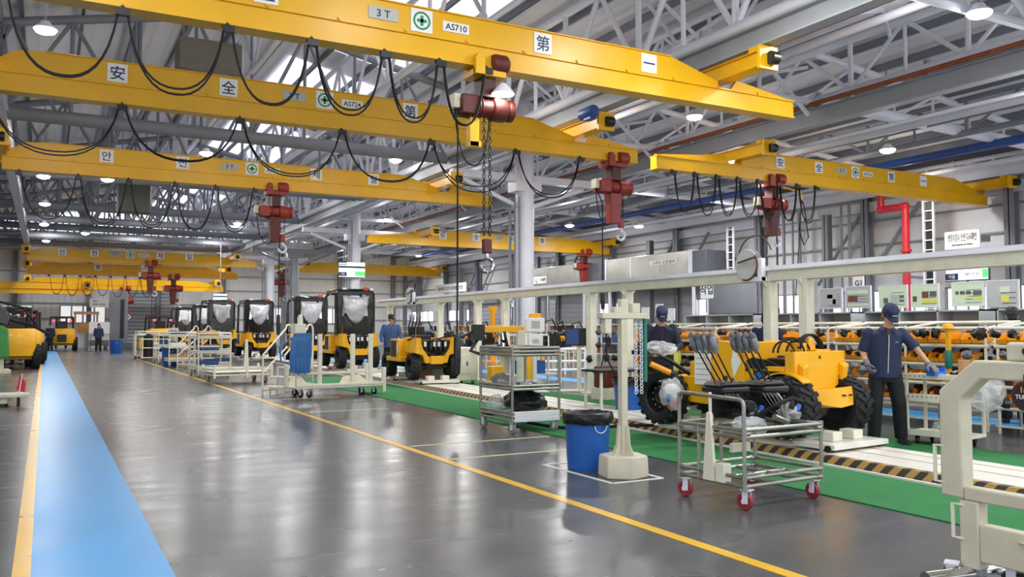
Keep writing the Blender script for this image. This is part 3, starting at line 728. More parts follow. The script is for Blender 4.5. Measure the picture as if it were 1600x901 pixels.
lip = MB().add([(-.36, -.08, .56), (.3, -.08, .57), (.4, -.26, .6), (.34, -.3, .38), (.04, -.34, .36), (-.2, -.2, .4), (-.34, -.1, .44), (.0, -.3, .58), (-.3, -.08, .36), (.3, -.08, .36)],
              [(0, 7, 2, 1), (7, 4, 3, 2), (0, 6, 5, 4, 7), (1, 2, 3, 9), (3, 4, 5, 8, 9), (5, 6, 8), (0, 1, 9, 8, 6)])
lip.build('plate_lip', 'machine_yellow', o, .004)
for x in (-.36, .42): MB().add([(x-.05, -.08, .88), (x+.05, -.08, .9), (x+.05, -.16, .86), (x-.05, -.16, .82), (x-.05, -.08, .62), (x+.05, -.08, .64), (x+.05, -.12, .64), (x-.05, -.12, .62)],
   [(0, 1, 2, 3), (7, 6, 5, 4), (3, 2, 6, 7), (0, 3, 7, 4), (1, 0, 4, 5), (2, 1, 5, 6)]).build('plate_bracket', 'machine_yellow', o, .005)
MB().cyl((0, -.085, .95), (0, -.075, .95), .02).cyl((.12, -.345, .5), (.12, -.3, .5), .012, n=8).cyl((.26, -.33, .5), (.26, -.3, .5), .012, n=8).build('bolts', 'ink_black', o)
# fender arcs over the near wheels
for sg in (-1,):
    a = [(sg*.47, p[1], p[2]) for p in arc((0, .05, R_-.06), R_+.1, .05, PI*.72, 12, 'yz')]
    f = MB()
    for p, q in zip(a, a[1:]): f.beam(p, q, .16, .018, (sg, 0, 0) if 0 else (0, 0, 1))
    f.build('fender', 'machine_yellow', o)
# engine bay
e = MB().box(-.3, .08, .55, .3, .85, .8).box(-.26, .12, .8, .1, .5, .93); e.lathe([(0, 0), (.1, 0), (.1, .25), (0, .25)], T(-.28, .55, .78) @ RY(PI/2), 14)
e.box(.1, .2, .8, .3, .8, .95); e.build('engine', 'black', o, .02)
MB().box(-.5, .05, .78, -.44, .62, .84).box(-.5, .58, .5, -.44, .64, 1.0).box(-.47, .05, .56, -.42, .3, .6).build('bay_rail', 'machine_yellow', o, .005)
MB().box(-.5, .34, .66, -.38, .5, .76).build('valve_block', 'blue_tray', o, .008)
MB().box(-.5, .66, .74, -.42, .8, .92).lathe([(0, 0), (.045, 0), (.045, .03), (0, .03)], T(-.51, .73, .85) @ RY(-PI/2), 14).build('instrument_box', 'black', o, .006)
hs = MB()
for i in range(7):
    x = -.5+.02*rnd.random(); hs.tube([(x, .7, .86-.02*i), (x-.03, .5, .93-.015*i), (x, .3, .9-.03*i), (x+.05, .12, .82-.04*i)], .014, 6)
hs.tube([(-.48, .85, .75), (-.52, .72, .5), (-.45, .6, .36)], .05, 10).tube([(-.5, .2, .74), (-.53, .5, .62), (-.5, .75, .42)], .035, 8)
hs.build('hoses', 'cable', o)
th = MB()
for i in range(6):
    x = -.25+.07*i; th.tube(arc((x, .25, .98), .16+.02*(i % 3), .1, PI-.1, 9, 'xz' if i % 2 else 'yz'), .012, 6)
for i in range(3): th.tube(arc((.1+.03*i, .1+.05*i, .98), .24, .05, PI-.3, 12, 'xz'), .014, 6)
th.build('top_hoses', 'cable', o)
tp = MB().box(.02, -.02, 1.0, .3, .3, 1.04).lathe([(0, 0), (.05, 0), (.05, .14), (.03, .16), (0, .16)], T(.1, .15, 1.02), 12).lathe([(0, 0), (.04, 0), (.04, .1), (0, .1)], T(.24, .2, 1.02), 12).box(-.1, .1, 1.0, 0, .3, 1.12)
tp.build('top_valves', 'machine_yellow', o, .006)
# cab-side body
cb = MB().prism([(.62, .5), (.62, 1.12), (1.02, 1.14), (1.14, .95), (1.14, .55)], -.54, -.36, plane='yz').prism([(.62, .5), (.62, 1.12), (1.02, 1.14), (1.14, .55)], .36, .54, plane='yz').box(-.54, .62, .9, .54, .68, 1.13).box(-.4, 1.0, .4, .4, 1.14, .8)
cb.build('body_panel', 'machine_yellow', o, .01)
MB().prism([(.64, .5), (.62, .35), (1.4, .3), (2.5, .35), (2.5, .62), (1.6, .66), (1.2, .6)], -.4, .4, plane='yz').box(-.36, 1.3, .6, .36, 1.7, .85).build('front_frame', 'machine_yellow', o, .01)
MB().add([(-.545, .66, .88), (-.545, .78, 1.05), (-.545, .82, .88), (-.545, .78, .68), (-.542, .66, .88), (-.542, .78, 1.05), (-.542, .82, .88), (-.542, .78, .68)], [(0, 1, 2, 3), (7, 6, 5, 4), (0, 4, 5, 1), (1, 5, 6, 2), (2, 6, 7, 3), (3, 7, 4, 0)]).build('warning_sticker', 'paper', o)
MB().box(-.545, .88, .58, -.541, .96, .7).build('serial_plate', 'hoist_dark', o)
MB().box(-.46, 1.24, .56, -.44, 1.52, 1.06).build('paper_sheet', 'paper', o)
fl = MB()
for i in range(6): fl.box(-.463, 1.27, .62+.07*i, -.46, 1.49, .625+.07*i)
fl.build('paper_lines', 'duct_dark', o)
# ------------------------------------------------------------------ loaders further along the line
def loader(label, tlabel, s, t, cab, sc=1.0, rz=0, name='compact_loader', film_m='plastic_film', tz=True):
    p = ln(t, s); r = CA+rz
    if tz: trolley(tlabel, (p.x, p.y, .11), r, 1.9*sc, 1.0)
    o = thing(name, label, 'loader', (p.x, p.y, .205), r); o.scale = (sc, sc, sc)
    R0 = .33
    for (x, y, sg) in ((-.52, 0, -1), (.52, 0, 1), (-.56, 1.85, -1), (.56, 1.85, 1)): tyre_mesh(o, x, y, R0, R0, .24, 16, sg)
    MB().box(-.2, -.1, .25, .2, 2.1, .5).cyl((-.4, 0, R0), (.4, 0, R0), .06).cyl((-.4, 1.85, R0), (.4, 1.85, R0), .06).build('chassis', 'black', o)
    b = MB().prism([(-.56, 1.06), (-.46, 1.08), (-.4, 1.0), (.4, 1.0), (.46, 1.08), (.56, 1.06), (.58, .7), (.4, .66), (.34, .44), (-.34, .44), (-.4, .66), (-.58, .7)], .35, .5)
    b.prism([(-.56, 1.06), (-.42, 1.06), (-.36, .78), (-.2, .58), (.2, .58), (.36, .78), (.42, 1.06), (.56, 1.06), (.58, .68), (.36, .62), (.3, .42), (-.3, .42), (-.36, .62), (-.58, .68)], -.28, .0)
    b.box(-.56, -.28, .68, -.42, .5, 1.06).box(.42, -.28, .68, .56, .5, 1.06)
    b.build('rear_body', 'machine_yellow', o, .012)
    MB().box(-.17, -.36, .4, .17, -.26, .6).build('hitch_block', 'machine_yellow', o, .01)
    en = MB().box(-.4, -.2, .62, .4, .3, 1.0)
    for i in range(5): en.lathe([(0, 0), (.045, 0), (.05, .04), (.05, .22), (.03, .26), (0, .26)], T(-.26+.13*i, -.22, .72), 10)
    en.tube([(-.38, -.22, .95), (0, -.3, 1.04), (.38, -.22, .93)], .02, 6).tube([(-.3, -.25, .7), (0, -.3, .6), (.3, -.25, .72)], .025, 6)
    en.build('engine', 'black_gloss', o, .008)
    for x in (-.3, -.05, .07, .25): MB().box(x-.03, -.275, .84, x+.03, -.25, .96).build('filter', 'paper', o)
    MB().box(-.72, .45, .44, .72, 1.6, .56).box(-.72, .55, .52, -.42, 1.25, 1.02).box(.42, .55, .52, .72, 1.25, 1.02).prism([(1.25, .56), (1.25, .9), (2.1, .74), (2.25, .5), (2.2, .35), (1.4, .4)], -.34, .34, plane='yz').build('body', 'machine_yellow', o, .015)
    MB().box(-.725, .75, .56, -.715, 1.2, .98).build('side_grille', 'black', o)
    MB().add([(-.728, .58, .78), (-.728, .66, .95), (-.728, .72, .8), (-.728, .66, .62), (-.722, .58, .78), (-.722, .66, .95), (-.722, .72, .8), (-.722, .66, .62)], [(0, 1, 2, 3), (7, 6, 5, 4), (0, 4, 5, 1), (1, 5, 6, 2), (2, 6, 7, 3), (3, 7, 4, 0)]).build('warning_sticker', 'paper', o)
    if cab:
        z0, z1 = 1.02, 2.42
        c = MB()
        rb = [(-.6, .3, z0), (-.6, .3, z1-.1), (-.5, .3, z1), (.5, .3, z1), (.6, .3, z1-.1), (.6, .3, z0)]
        c.tube(rb, .055, 8); c.tube([(x, 1.6 if z > z0+.1 else 1.75, z-.06 if z > z0+.1 else z) for x, y, z in rb], .05, 8)
        for x in (-.55, .55): c.beam((x, .3, z1), (x, 1.6, z1-.06), .09, .07); c.beam((x, .3, z0+.05), (x, 1.72, z0+.05), .08, .08)
        c.build('roll_cage', 'black_gloss', o)
        MB().box(-.58, .28, z1-.04, .58, 1.62, z1+.05).build('roof', 'black_gloss', o, .03)
        rp = MB().prism([(-.55, z0+.0), (.55, z0+.0), (.55, z0+.5), (.42, z0+.6), (-.42, z0+.6), (-.55, z0+.5)], .26, .3)
        rp.prism([(-.58, z0+.5), (-.42, z0+.56), (-.36, z1-.1), (-.5, z1-.02), (-.58, z1-.1)], .26, .3).prism([(.58, z0+.5), (.42, z0+.56), (.36, z1-.1), (.5, z1-.02), (.58, z1-.1)], .26, .3).box(-.5, .26, z1-.14, .5, .3, z1-.02)
        rp.build('rear_panel', 'black_gloss', o, .008)
        g = random.Random(len(label)); vs = []; fs = []; nx, nz = 13, 9
        for j in range(nz):
            for i in range(nx):
                u = -1+2*i/(nx-1); v_ = j/(nz-1); half = .42*(1-.35*(1-v_)**2)
                zb_ = z0+.36+.26*u*u; x = u*half; z = zb_+(z1-.16-.05*(1-u*u)-zb_)*v_
                vs.append((x, .23-.04*g.random()-.05*(1-u*u)*math.sin(PI*v_), z))
        for j in range(nz-1):
            for i in range(nx-1): fs.append((j*nx+i, j*nx+i+1, (j+1)*nx+i+1, (j+1)*nx+i))
        fm = MB().add(vs, fs).build('window_film', film_m, o)
        sd = fm.modifiers.new('thick', 'SOLIDIFY'); sd.thickness = .004
        MB().box(.25, .24, z1+.0, .42, .3, z1+.1).build('tail_lamp', 'tail_lens', o, .01)
        MB().box(-.42, .24, z1+.02, -.28, .3, z1+.08).box(.46, .24, z1+.0, .58, .3, z1+.08).build('work_lights', 'paper', o, .01)
        MB().box(-.25, .75, z0, .25, 1.15, z0+.14).prism([(.72, z0+.1), (.78, z0+.1), (.7, z0+.7), (.62, z0+.7)], -.24, .24, plane='yz').build('seat', 'black', o, .03)
        MB().tube([(0, 1.6, z0-.1), (0, 1.35, z0+.3)], .03, 8).tube(arc((0, 1.33, z0+.34), .18, 0, 2*PI*15/16, 15, 'xy'), .016, 6, True).build('steering_wheel', 'black', o)
    else:
        MB().box(-.3, .75, 1.0, .25, 1.15, 1.12).box(-.22, 1.12, 1.1, .2, 1.2, 1.35).build('seat_base', 'black', o, .02)
        g = MB()
        for i in range(4): g.tube([(-.3+.09*i, .95, 1.1), (-.34+.09*i, .9, 1.3), (-.28+.09*i, .9, 1.55)], .02, 6)
        g.build('levers', 'ink_black', o)
        k = MB()
        for i in range(4): k.ell((-.28+.09*i, .9, 1.6), (.04, .04, .09), None, 8, 6)
        k.build('wrapped_grips', 'grey_film', o)
        MB().tube([(-.42, -.25, 1.0), (-.55, -.1, 1.06), (-.56, .3, 1.0), (-.45, .5, .9)], .022, 6).tube([(.1, -.1, 1.02), (.4, 0, 1.1), (.46, .3, 1.02)], .02, 6).build('hoses', 'cable', o)
    return o
mat('tail_lens', '#c23a22', .3)
loader('bare yellow loader chassis mid line with no cab and an open engine', 'cream trolley plate under the bare loader with no cab', 20.2, -.02, False)
loader('yellow loader with black cab and film wrapped window, nearest of the cabbed ones', 'cream trolley plate under the nearest cabbed loader', 27.2, .0, True, 1.06)
loader('yellow loader with black cab and film wrapped window, second along the line', 'cream trolley plate under the second cabbed loader', 33.6, 0, True, 1.05)
loader('larger black cabbed loader with film hanging over its rear, behind the stair platform', 'cream trolley plate under the larger black cabbed loader', 39.6, -1.0, True, 1.06, .05)
loader('open cabbed yellow loader far along the line, beyond the larger one', 'cream trolley plate under the open cabbed loader far along', 47.5, -1.6, True, 1.15, .15, film_m='clear_film')
loader('distant cabbed loader on the line near the shelf carts', 'cream trolley plate under the distant cabbed loader by the shelf carts', 53.5, -1.9, True, 1.1, -.1, film_m='clear_film')
loader('most distant black cabbed loader on the line left of the status screen', 'cream trolley plate under the most distant cabbed loader', 59.5, -2.3, True, 1.1, .1, film_m='clear_film')
# ------------------------------------------------------------------ counterbalance machines on the left and at the end wall
def heavy(label, x, y, rz, far=False, name='forklift_truck', green=False):
    o = thing(name, label, 'forklift', (x, y, 0), rz)
    cw = MB().loft([((0, -1.15, .45), (.55, 0, 0), (0, .12, 0)), ((0, -1.0, .5), (.8, 0, 0), (0, .5, 0)), ((0, -.95, .9), (.85, 0, 0), (0, .62, 0)), ((0, -.9, 1.3), (.84, 0, 0), (0, .6, 0)), ((0, -.85, 1.5), (.75, 0, 0), (0, .5, 0))], 24)
    cw.build('counterweight', 'machine_yellow', o)
    MB().prism([(-.95, .35), (-.9, 1.45), (.2, 1.4), (.35, .9), (1.3, .85), (1.4, .4), (1.1, .35), (.2, .35)], -.8, .8, plane='yz').build('body', 'machine_yellow', o, .05)
    if far: MB().box(-.28, -1.62, .62, .28, -1.4, 1.1).build('rear_grille', 'black', o, .02)
    for yy, r in ((-.8, .46), (1.0, .44)):
        for sg in (-1, 1): tyre_mesh(o, sg*.84, yy, r, r, .28, 14, sg)
    c = MB()
    for x_ in (-.7, .7): c.tube([(x_, -.6, 1.45), (x_, -.45, 2.25), (x_, .6, 2.3), (x_, 1.05, 1.0)], .05, 8)
    c.tube([(-.7, -.45, 2.25), (.7, -.45, 2.25)], .05, 8).tube([(-.7, .6, 2.3), (.7, .6, 2.3)], .05, 8)
    for i in range(4): c.tube([(-.5+.33*i, -.45, 2.27), (-.5+.33*i, .6, 2.32)], .03, 6)
    c.build('overhead_guard', 'black', o)
    MB().box(-.3, -.35, 1.4, .3, .15, 1.55).box(-.3, -.42, 1.5, .3, -.3, 2.0).build('seat', 'black', o, .04)
    MB().tube([(0, .75, 1.0), (0, .5, 1.65)], .035, 8).tube(arc((0, .48, 1.68), .19, 0, 2*PI*15/16, 15, 'xy'), .018, 6, True).build('steering_wheel', 'black', o)
    m = MB()
    for x_ in (-.32, .32): m.box(x_-.06, 1.45, .15, x_+.06, 1.6, 2.3)
    for z in (.4, 1.3, 2.2): m.box(-.38, 1.46, z, .38, 1.58, z+.1)
    m.build('mast', 'black', o)
    for x_ in (-.3, .3): MB().box(x_-.06, 1.6, .08, x_+.06, 2.6, .12).box(x_-.06, 1.6, .08, x_+.06, 1.66, .7).build('fork', 'black', o)
    for x_ in (-.5, .5): MB().box(x_-.08, -.95, 1.98, x_+.08, -.9, 2.1).build('tail_lamp', 'tail_red' if far else 'tail_lens', o, .01)
    return o
heavy('yellow forklift truck nearest on the far left with arched rear fender', -1.2, 37.2, .12)
heavy('yellow forklift truck in the left row, second behind the green one', -1.02, 41.9, .1)
heavy('yellow forklift truck deepest in the left row beside the walkway', -.92, 46.6, .08)
heavy('yellow forklift truck parked by the end wall beside the walkway', 1.05, 66.5, 0, True)
heavy('red lamped forklift truck by the end wall, right of the white board', 6.6, 60.0, .1, True)
# green machine body at the left edge
g = thing('engine_module', 'green painted machine body with black hood at the left edge', 'machine', (-2.0, 33.6, 0), .1)
MB().prism([(-.9, .5), (-.8, 1.5), (.3, 1.75), (.9, 1.5), (.95, .5)], -.6, .6, plane='xz').build('body', 'green_paint', g, .06)
MB().prism([(-.9, 1.5), (-.7, 2.5), (.5, 2.55), (1.0, 1.9), (.9, 1.55), (.3, 1.78)], -.55, .55, plane='xz').build('hood', 'black_gloss', g, .05)
MB().box(-1.0, -.65, 0, 1.0, .65, .12).box(-.8, -.4, .12, -.6, .4, .5).box(.6, -.4, .12, .8, .4, .5).build('stand', 'beige', g, .01)
MB().tube([(.9, -.5, 1.8), (1.6, -.6, 1.6), (2.1, -.6, 1.3)], .05, 8).tube([(.6, -.55, 2.4), (1.3, -.6, 2.2), (1.8, -.6, 1.5)], .035, 8).build('hoses', 'cable', g)
# ================================================================== FOREGROUND CARTS AND STANDS
def caster(par, x, y, r=.06, wheel='caster_grey', z=0, rz=0, w_=.035, forkm='steel_grey'):
    m = T(x, y, z) @ RZ(rz)
    c = MB().box(-.045, -.04, r*2+.02, .045, .04, r*2+.03, m).box(-w_/2-.012, -.02, r*.8, -w_/2-.004, .03, r*2+.02, m).box(w_/2+.004, -.02, r*.8, w_/2+.012, .03, r*2+.02, m)
    o = c.build('caster', forkm, par)
    q = m @ T(0, .02, r) @ RY(PI/2)
    MB().lathe([(0, -w_*.3), (r*.6, -w_*.3), (r*.65, -w_*.5), (r*.93, -w_*.5), (r, -w_*.3), (r, w_*.3), (r*.93, w_*.5), (r*.65, w_*.5), (r*.6, w_*.3), (0, w_*.3)], q, 20).build('wheel', wheel, o)
    b = MB().lathe([(0, -w_*.7), (r*.3, -w_*.7), (r*.3, w_*.7), (0, w_*.7)], q, 12); b.build('hub', 'steel_grey', o)
    return o
def frame_cart(o, m, pipes, r=.02, n=8, name='frame'):
    b = MB()
    for p in pipes: b.tube(p, r, n)
    return b.build(name, m, o)
# ---- pipe cart with the lever consoles
o = thing('pipe_cart', 'steel pipe cart with red casters standing beside the nearest loader', 'cart', (5.52, 5.7, 0), .06)
X0, X1, Y0, Y1 = -.47, .5, -.4, .36
P = []
for x, y, h in ((X0, Y0, .86), (X0, Y1, .93), (X1, Y0, .68), (X1, Y1, .68)): P.append([(x, y, .16), (x, y, h)])
for z in (.2, .27, .6, .66): P += [[(X0, Y0, z), (X1, Y0, z)], [(X0, Y1, z), (X1, Y1, z)], [(X1, Y0, z), (X1, Y1, z)], [(X0, Y0, z), (X0, Y1, z)]]
P += [[(-.1, Y0, .2), (-.1, Y1, .2)], [(.25, Y0, .2), (.25, Y1, .2)], [(X0, 0, .2), (X1, 0, .2)], [(X0, .12, .2), (X0, .12, .66)], [(.05, Y1, .2), (.05, Y1, .66)]]
frame_cart(o, 'pipe_steel', P, .017)
MB().tube([(X0, Y0, .8), (X0, Y0, .86)]+[(X0, Y0+.05-.05*math.cos(a), .86+.05*math.sin(a)) for a in (.4, .8, 1.2, PI/2)]+[(X0, Y1-.05+.05*math.sin(a), .88+.05*math.cos(a)) for a in (0, .5, 1.0, 1.5)]+[(X0, Y1, .8)], .018, 10).build('handle', 'pipe_steel', o)
j = MB()
for x, y in ((X0, Y0), (X0, Y1), (X1, Y0), (X1, Y1)):
    for z in (.2, .27, .6, .66): j.cyl((x, y, z-.025), (x, y, z+.025), .021, n=8)
    for z in (.2, .27, .63):
        dx = .09 if x < 0 else -.09; dy = .09 if y < 0 else -.09
        j.cyl((x, y, z), (x+dx*.7, y, z), .0205, n=8).cyl((x, y, z), (x, y+dy*.7, z), .0205, n=8)
j.build('joint_sleeves', 'pipe_steel', o)
MB().add([(X0-.03, -.09, .2), (X0-.03, .05, .2), (X0-.03, .0, .78), (X0-.03, -.05, .78), (X0+.0, -.09, .2), (X0+.0, .05, .2), (X0+.0, .0, .78), (X0+.0, -.05, .78)],
         [(0, 1, 2, 3), (7, 6, 5, 4), (0, 4, 5, 1), (1, 5, 6, 2), (2, 6, 7, 3), (3, 7, 4, 0)]).box(X0-.03, -.2, .2, X0+.06, -.1, .36).tube([(X0, -.02, .76), (X0, -.02, .95)], .015).build('support_bracket', 'cream', o, .006)
MB().box(.18, Y1-.02, .34, .42, Y1+.02, .42).build('label_holder', 'cream', o)
for x, y, a in ((X0+.05, Y0+.02, .2), (X1-.05, Y0+.04, -.1), (X0+.05, Y1-.04, .3), (X1-.05, Y1-.04, .2)): caster(o, x, y, .072, 'caster_red', 0, a, .042)
def console(label, x, y, rz, seed):
    g = random.Random(seed)
    o = thing('lever_console', label, 'hydraulic control', (x, y, .68), rz, 'hydraulic lever consoles on the pipe cart')
    # side plate that stands on the cart, leaning
    b = MB().prism([(-.06, 0), (.3, 0), (.1, .26), (-.12, .26)], .1, .115)
    b.build('side_plate', 'black', o)
    MB().box(-.18, -.16, .24, .14, .15, .3).prism([(-.2, .3), (.14, .3), (.08, .345), (-.14, .34)], -.14, .13).build('console_cover', 'black', o, .02)
    for i in range(4):
        yy = -.1+.065*i
        l = MB().tube([(-.02-.01*i, yy, .33), (-.1-.015*i, yy, .46), (-.2-.02*i, yy, .62+.005*i)], [.008, .008, .007], 8).build('lever', 'black', o)
        if i % 2: MB().tube([(-.03, yy+.012, .35), (-.19, yy+.012, .6)], .005, 6).build('lever_rod', 'crane_yellow', l)
        q = T(-.235-.02*i, yy, .69) @ RY(-.35)
        MB().ell((0, 0, 0), (.03, .026, .075), q, 12, 8).ell((.0, 0, .055), (.034, .03, .05), q, 10, 7).build('grip', 'duct_dark', l)
        MB().ell((0, 0, 0), (.042, .036, .1), q, 10, 7, .12, seed+i).build('grip_film', 'grey_film', l)
    v = MB()
    for i in range(5):
        yy = -.1+.05*i
        v.tube([(.02, yy, .24), (.2, yy+.01, .05), (.3, yy, -.01)], .017, 8); v.box(.16, yy-.02, .02, .27, yy+.02, .1)
    v.build('valve_spools', 'chrome', o)
    MB().box(.02, -.13, .0, .34, .12, .05).lathe([(0, 0), (.055, 0), (.055, .09), (0, .09)], T(.12, -.1, .12) @ RX(PI/2), 14).build('valve_block', 'black', o, .008)
    c = MB()
    for i in range(3): c.lathe([(0, 0), (.022, 0), (.022, .06), (0, .06)], T(.3, -.09+.09*i, .06) @ RY(.6), 10)
    c.build('port_caps', 'blue_tray', o)
    return o
console('left black console with four film wrapped levers on the pipe cart', 5.46, 5.88, -.05, 3)
console('right black console with four film wrapped levers on the pipe cart', 5.86, 5.8, .0, 9)
hz = thing('hose_bundle', 'bundle of black hoses and film wrapped fittings at the right end of the pipe cart', 'hose', (5.86, 5.56, .68), 0)
MB().tube([(-.25, .1, .02), (-.2, -.05, .14), (0, -.08, .2), (.16, -.05, .16), (.22, 0, .05), (.1, .06, .02)], .018, 8).tube([(-.2, .18, .03), (-.05, .1, .12), (.1, .12, .1), (.2, .15, .02)], .014, 8).build('hose', 'cable', hz)
MB().ell((.08, .06, .04), (.12, .09, .06), None, 14, 9, .25, 4).ell((.2, .14, .03), (.1, .07, .04), None, 12, 8, .3, 6).build('film_wrap', 'clear_film', hz)
MB().tube([(-.25, -.1, .05), (-.12, -.12, .0), (-.05, -.02, .12)], .03, 10).lathe([(0, 0), (.035, 0), (.035, .08), (0, .08)], T(-.05, -.02, .1) @ RY(.5), 12).build('metal_elbow', 'pipe_steel', hz)
MB().ell((-.55, -.1, .01), (.16, .1, .05), None, 14, 8, .35, 8).build('film_scrap', 'clear_film', hz)
# bag with red and blue print hanging at the loader's left wheel
bg_ = thing('parts_bag', 'clear plastic bag with white, red and blue contents hanging by the left front tyre', 'bag', (7.05, 8.6, .55))
bf = MB().ell((0, 0, .1), (.16, .13, .2), None, 18, 11, .28, 2).build('bag_film', 'clear_film', bg_); sm_ = bf.modifiers.new('s', 'SUBSURF'); sm_.levels = sm_.render_levels = 1
MB().ell((0, 0, .13), (.12, .1, .12), None, 12, 8, .15, 3).build('white_contents', 'white_glove', bg_); MB().ell((.02, 0, -.0), (.11, .1, .07), None, 12, 8, .2, 4).build('red_contents', 'pipe_red', bg_); MB().ell((-.09, -.05, .06), (.03, .03, .05), None, 10, 7, .2, 5).build('blue_contents', 'blue_tray', bg_)
MB().tube([(0, 0, .28), (.05, .1, .3), (.12, .4, .25)], .012, 6).build('tie', 'clear_film', bg_)
# dark machine arm wrapped in film above the left tyre
ar = thing('wrapped_joystick', 'black control arm wrapped in clear film above the left front tyre', 'control', (7.2, 9.2, .93))
MB().tube([(-.2, .1, .32), (.0, 0, .28), (.3, -.1, .1), (.5, -.2, -.05)], .03, 8).box(-.25, -.1, .22, .05, .12, .28).box(-.1, -.05, -.0, .0, .05, .24).build('arm', 'black', ar, .01)
bf = MB().ell((.1, -.05, .3), (.26, .16, .1), None, 18, 10, .35, 12).build('film', 'clear_film', ar); sm_ = bf.modifiers.new('s', 'SUBSURF'); sm_.levels = sm_.render_levels = 1
MB().tube([(-.1, -.1, .1), (.15, -.2, -.02)], .04, 8).build('orange_sleeve', 'orange_bin', ar)
# ---- stand with hexagonal foot
o = thing('chain_stand', 'cream post stand with hexagonal foot inside the white floor square', 'stand', (5.2, 7.12, 0))
MB().lathe([(.0, 0), (.255, 0), (.26, .02), (.25, .2), (.24, .22), (0, .22)], RZ(.3), 6).build('hexagonal_base', 'beige', o, .01)
MB().cbox((0, 0, 1.0), (.075, .075, 1.6)).build('post', 'beige', o, .006)
gu = MB()
for k in range(4): gu.prism([(.04, .22), (.14, .22), (.09, .32), (.07, .52), (.04, .52)], -.006, .006, RZ(k*PI/2+.3))
gu.build('gussets', 'beige', o)
MB().box(-.28, -.05, 1.6, .28, .055, 1.66).box(-.24, -.04, 1.45, -.16, .04, 1.6).box(.1, -.04, 1.66, .2, .04, 1.76).box(-.12, -.035, 1.66, .0, .035, 1.72).build('crossbar', 'beige', o, .006)
ch = MB()
for dx in (.17, .24):
    for i in range(24):
        c = (dx, -.0, 1.58-i*.032); ch.tube([(p[0], p[1], p[2]) for p in arc(c, .018, 0, 2*PI*7/8, 7, 'xz' if i % 2 else 'yz')], .005, 5, True)
ch.build('chain', 'steel_grey', o)
MB().box(.27, -.02, .95, .3, .02, 1.6).build('green_strap', 'teal', o); MB().tube([(-.2, 0, 1.58), (-.22, -.03, 1.2), (-.1, -.05, 1.0)], .01, 6).build('cord', 'cable', o)
# ---- blue bin with liner
def bin_(label, x, y, r=.25, h=.58, liner=True, rz=0):
    o = thing('waste_bin', label, 'bin', (x, y, 0), rz)
    MB().lathe([(0, .0), (r*.84, 0), (r*.86, .02), (r*.98, h-.04), (r*1.03, h-.03), (r*1.03, h), (r*.96, h), (r*.95, h-.05), (r*.82, .03), (0, .03)], None, 32).build('body', 'blue_bin', o)
    MB().tube(arc((0, -r*1.02, h-.1), .075, PI, 2*PI, 12, 'xz'), .006, 6).build('handle', 'steel_grey', o)
    if liner:
        g = random.Random(3); vs = []; fs = []; n = 40
        for k, (rr, z) in enumerate(((.55, h-.16), (.9, h-.02), (1.0, h+.03), (1.08, h+.02), (1.1, h-.03), (1.06, h-.09))):
            for i in range(n):
                a = 2*PI*i/n; f = rr*(1+.03*(g.random()-.5)+(.02*math.sin(a*13+k) if k > 2 else .05*math.sin(a*9)*(k == 0)))
                vs.append((r*f*math.cos(a), r*f*math.sin(a), z+.02*(g.random()-.5)))
        for k in range(5):
            for i in range(n): fs.append((k*n+i, k*n+(i+1) % n, (k+1)*n+(i+1) % n, (k+1)*n+i))
        l = MB().add(vs, fs).build('liner', 'bin_liner', o); s = l.modifiers.new('t', 'SOLIDIFY'); s.thickness = .004
    return o
bin_('round blue waste bin with black liner in the white floor square', 5.14, 7.68)
b2 = at(985, 620, Z=0); bin_('blue waste bin under the black table behind the left front tyre', 8.9, 12.0, .27, .62)
p = at(253, 572, Z=0); bin_('distant blue waste bin beside the first shelf cart', p.x+.3, p.y, .33, .75, False)
p = at(176, 550, Z=0); bin_('farthest blue waste bin near the end wall', p.x, p.y-3, .35, .8, False)
# ---- three tier shelf cart
def shelf_cart(label, x, y, rz, sx=.78, sy=1.0, tiers=(.25, .63, 1.12), top=1.22, m='pipe_steel', deck='steel_grey', wheel='caster_grey', r=.021):
    o = thing('shelf_cart', label, 'cart', (x, y, 0), rz)
    P = []
    for a in (-sx/2, sx/2):
        for b in (-sy/2, sy/2): P.append([(a, b, .13), (a, b, top)])
    for z in list(tiers)+[tiers[0]-.06, top]:
        P += [[(-sx/2, -sy/2, z), (sx/2, -sy/2, z)], [(-sx/2, sy/2, z), (sx/2, sy/2, z)], [(-sx/2, -sy/2, z), (-sx/2, sy/2, z)], [(sx/2, -sy/2, z), (sx/2, sy/2, z)]]
    for z in tiers: P += [[(-sx/2, -sy/2, z+.05), (-sx/2, sy/2, z+.05)], [(-sx/2, -sy/2, z+.05), (sx/2, -sy/2, z+.05)]]
    frame_cart(o, m, P, r)
    for z in tiers: MB().box(-sx/2+.02, -sy/2+.02, z-.012, sx/2-.02, sy/2-.02, z+.004).build('shelf', deck, o)
    for a in (-sx/2+.04, sx/2-.04):
        for b in (-sy/2+.05, sy/2-.05): caster(o, a, b, .072, wheel, 0, .25, .04)
    return o
SX, SY = 6.24, 11.15
sc_ = shelf_cart('grey three tier pipe cart with wrapped black parts on its shelves', SX, SY, .0)
MB().box(-.36, -.52, .17, .39, -.5, .3).build('front_panel', 'steel_grey', sc_)
def wrapped(label, x, y, z, r, seed, m, rz=0, name='wrapped_part', noise=.2, cat='part'):
    o = MB().ell((0, 0, 0), r, RZ(rz), 22, 13, noise, seed).build(name, m); sm_ = o.modifiers.new('s', 'SUBSURF'); sm_.levels = sm_.render_levels = 1; o.location = (x, y, z+r[2]*.92); tag(o, label, cat); return o
wrapped('long black part in glossy film on the bottom shelf of the grey cart', SX+.07, SY-.05, .26, (.31, .4, .17), 5, 'bin_liner')
wrapped('white film roll end at the left of the bottom shelf', SX-.26, SY+.25, .26, (.12, .18, .13), 6, 'clear_film', name='film_roll')
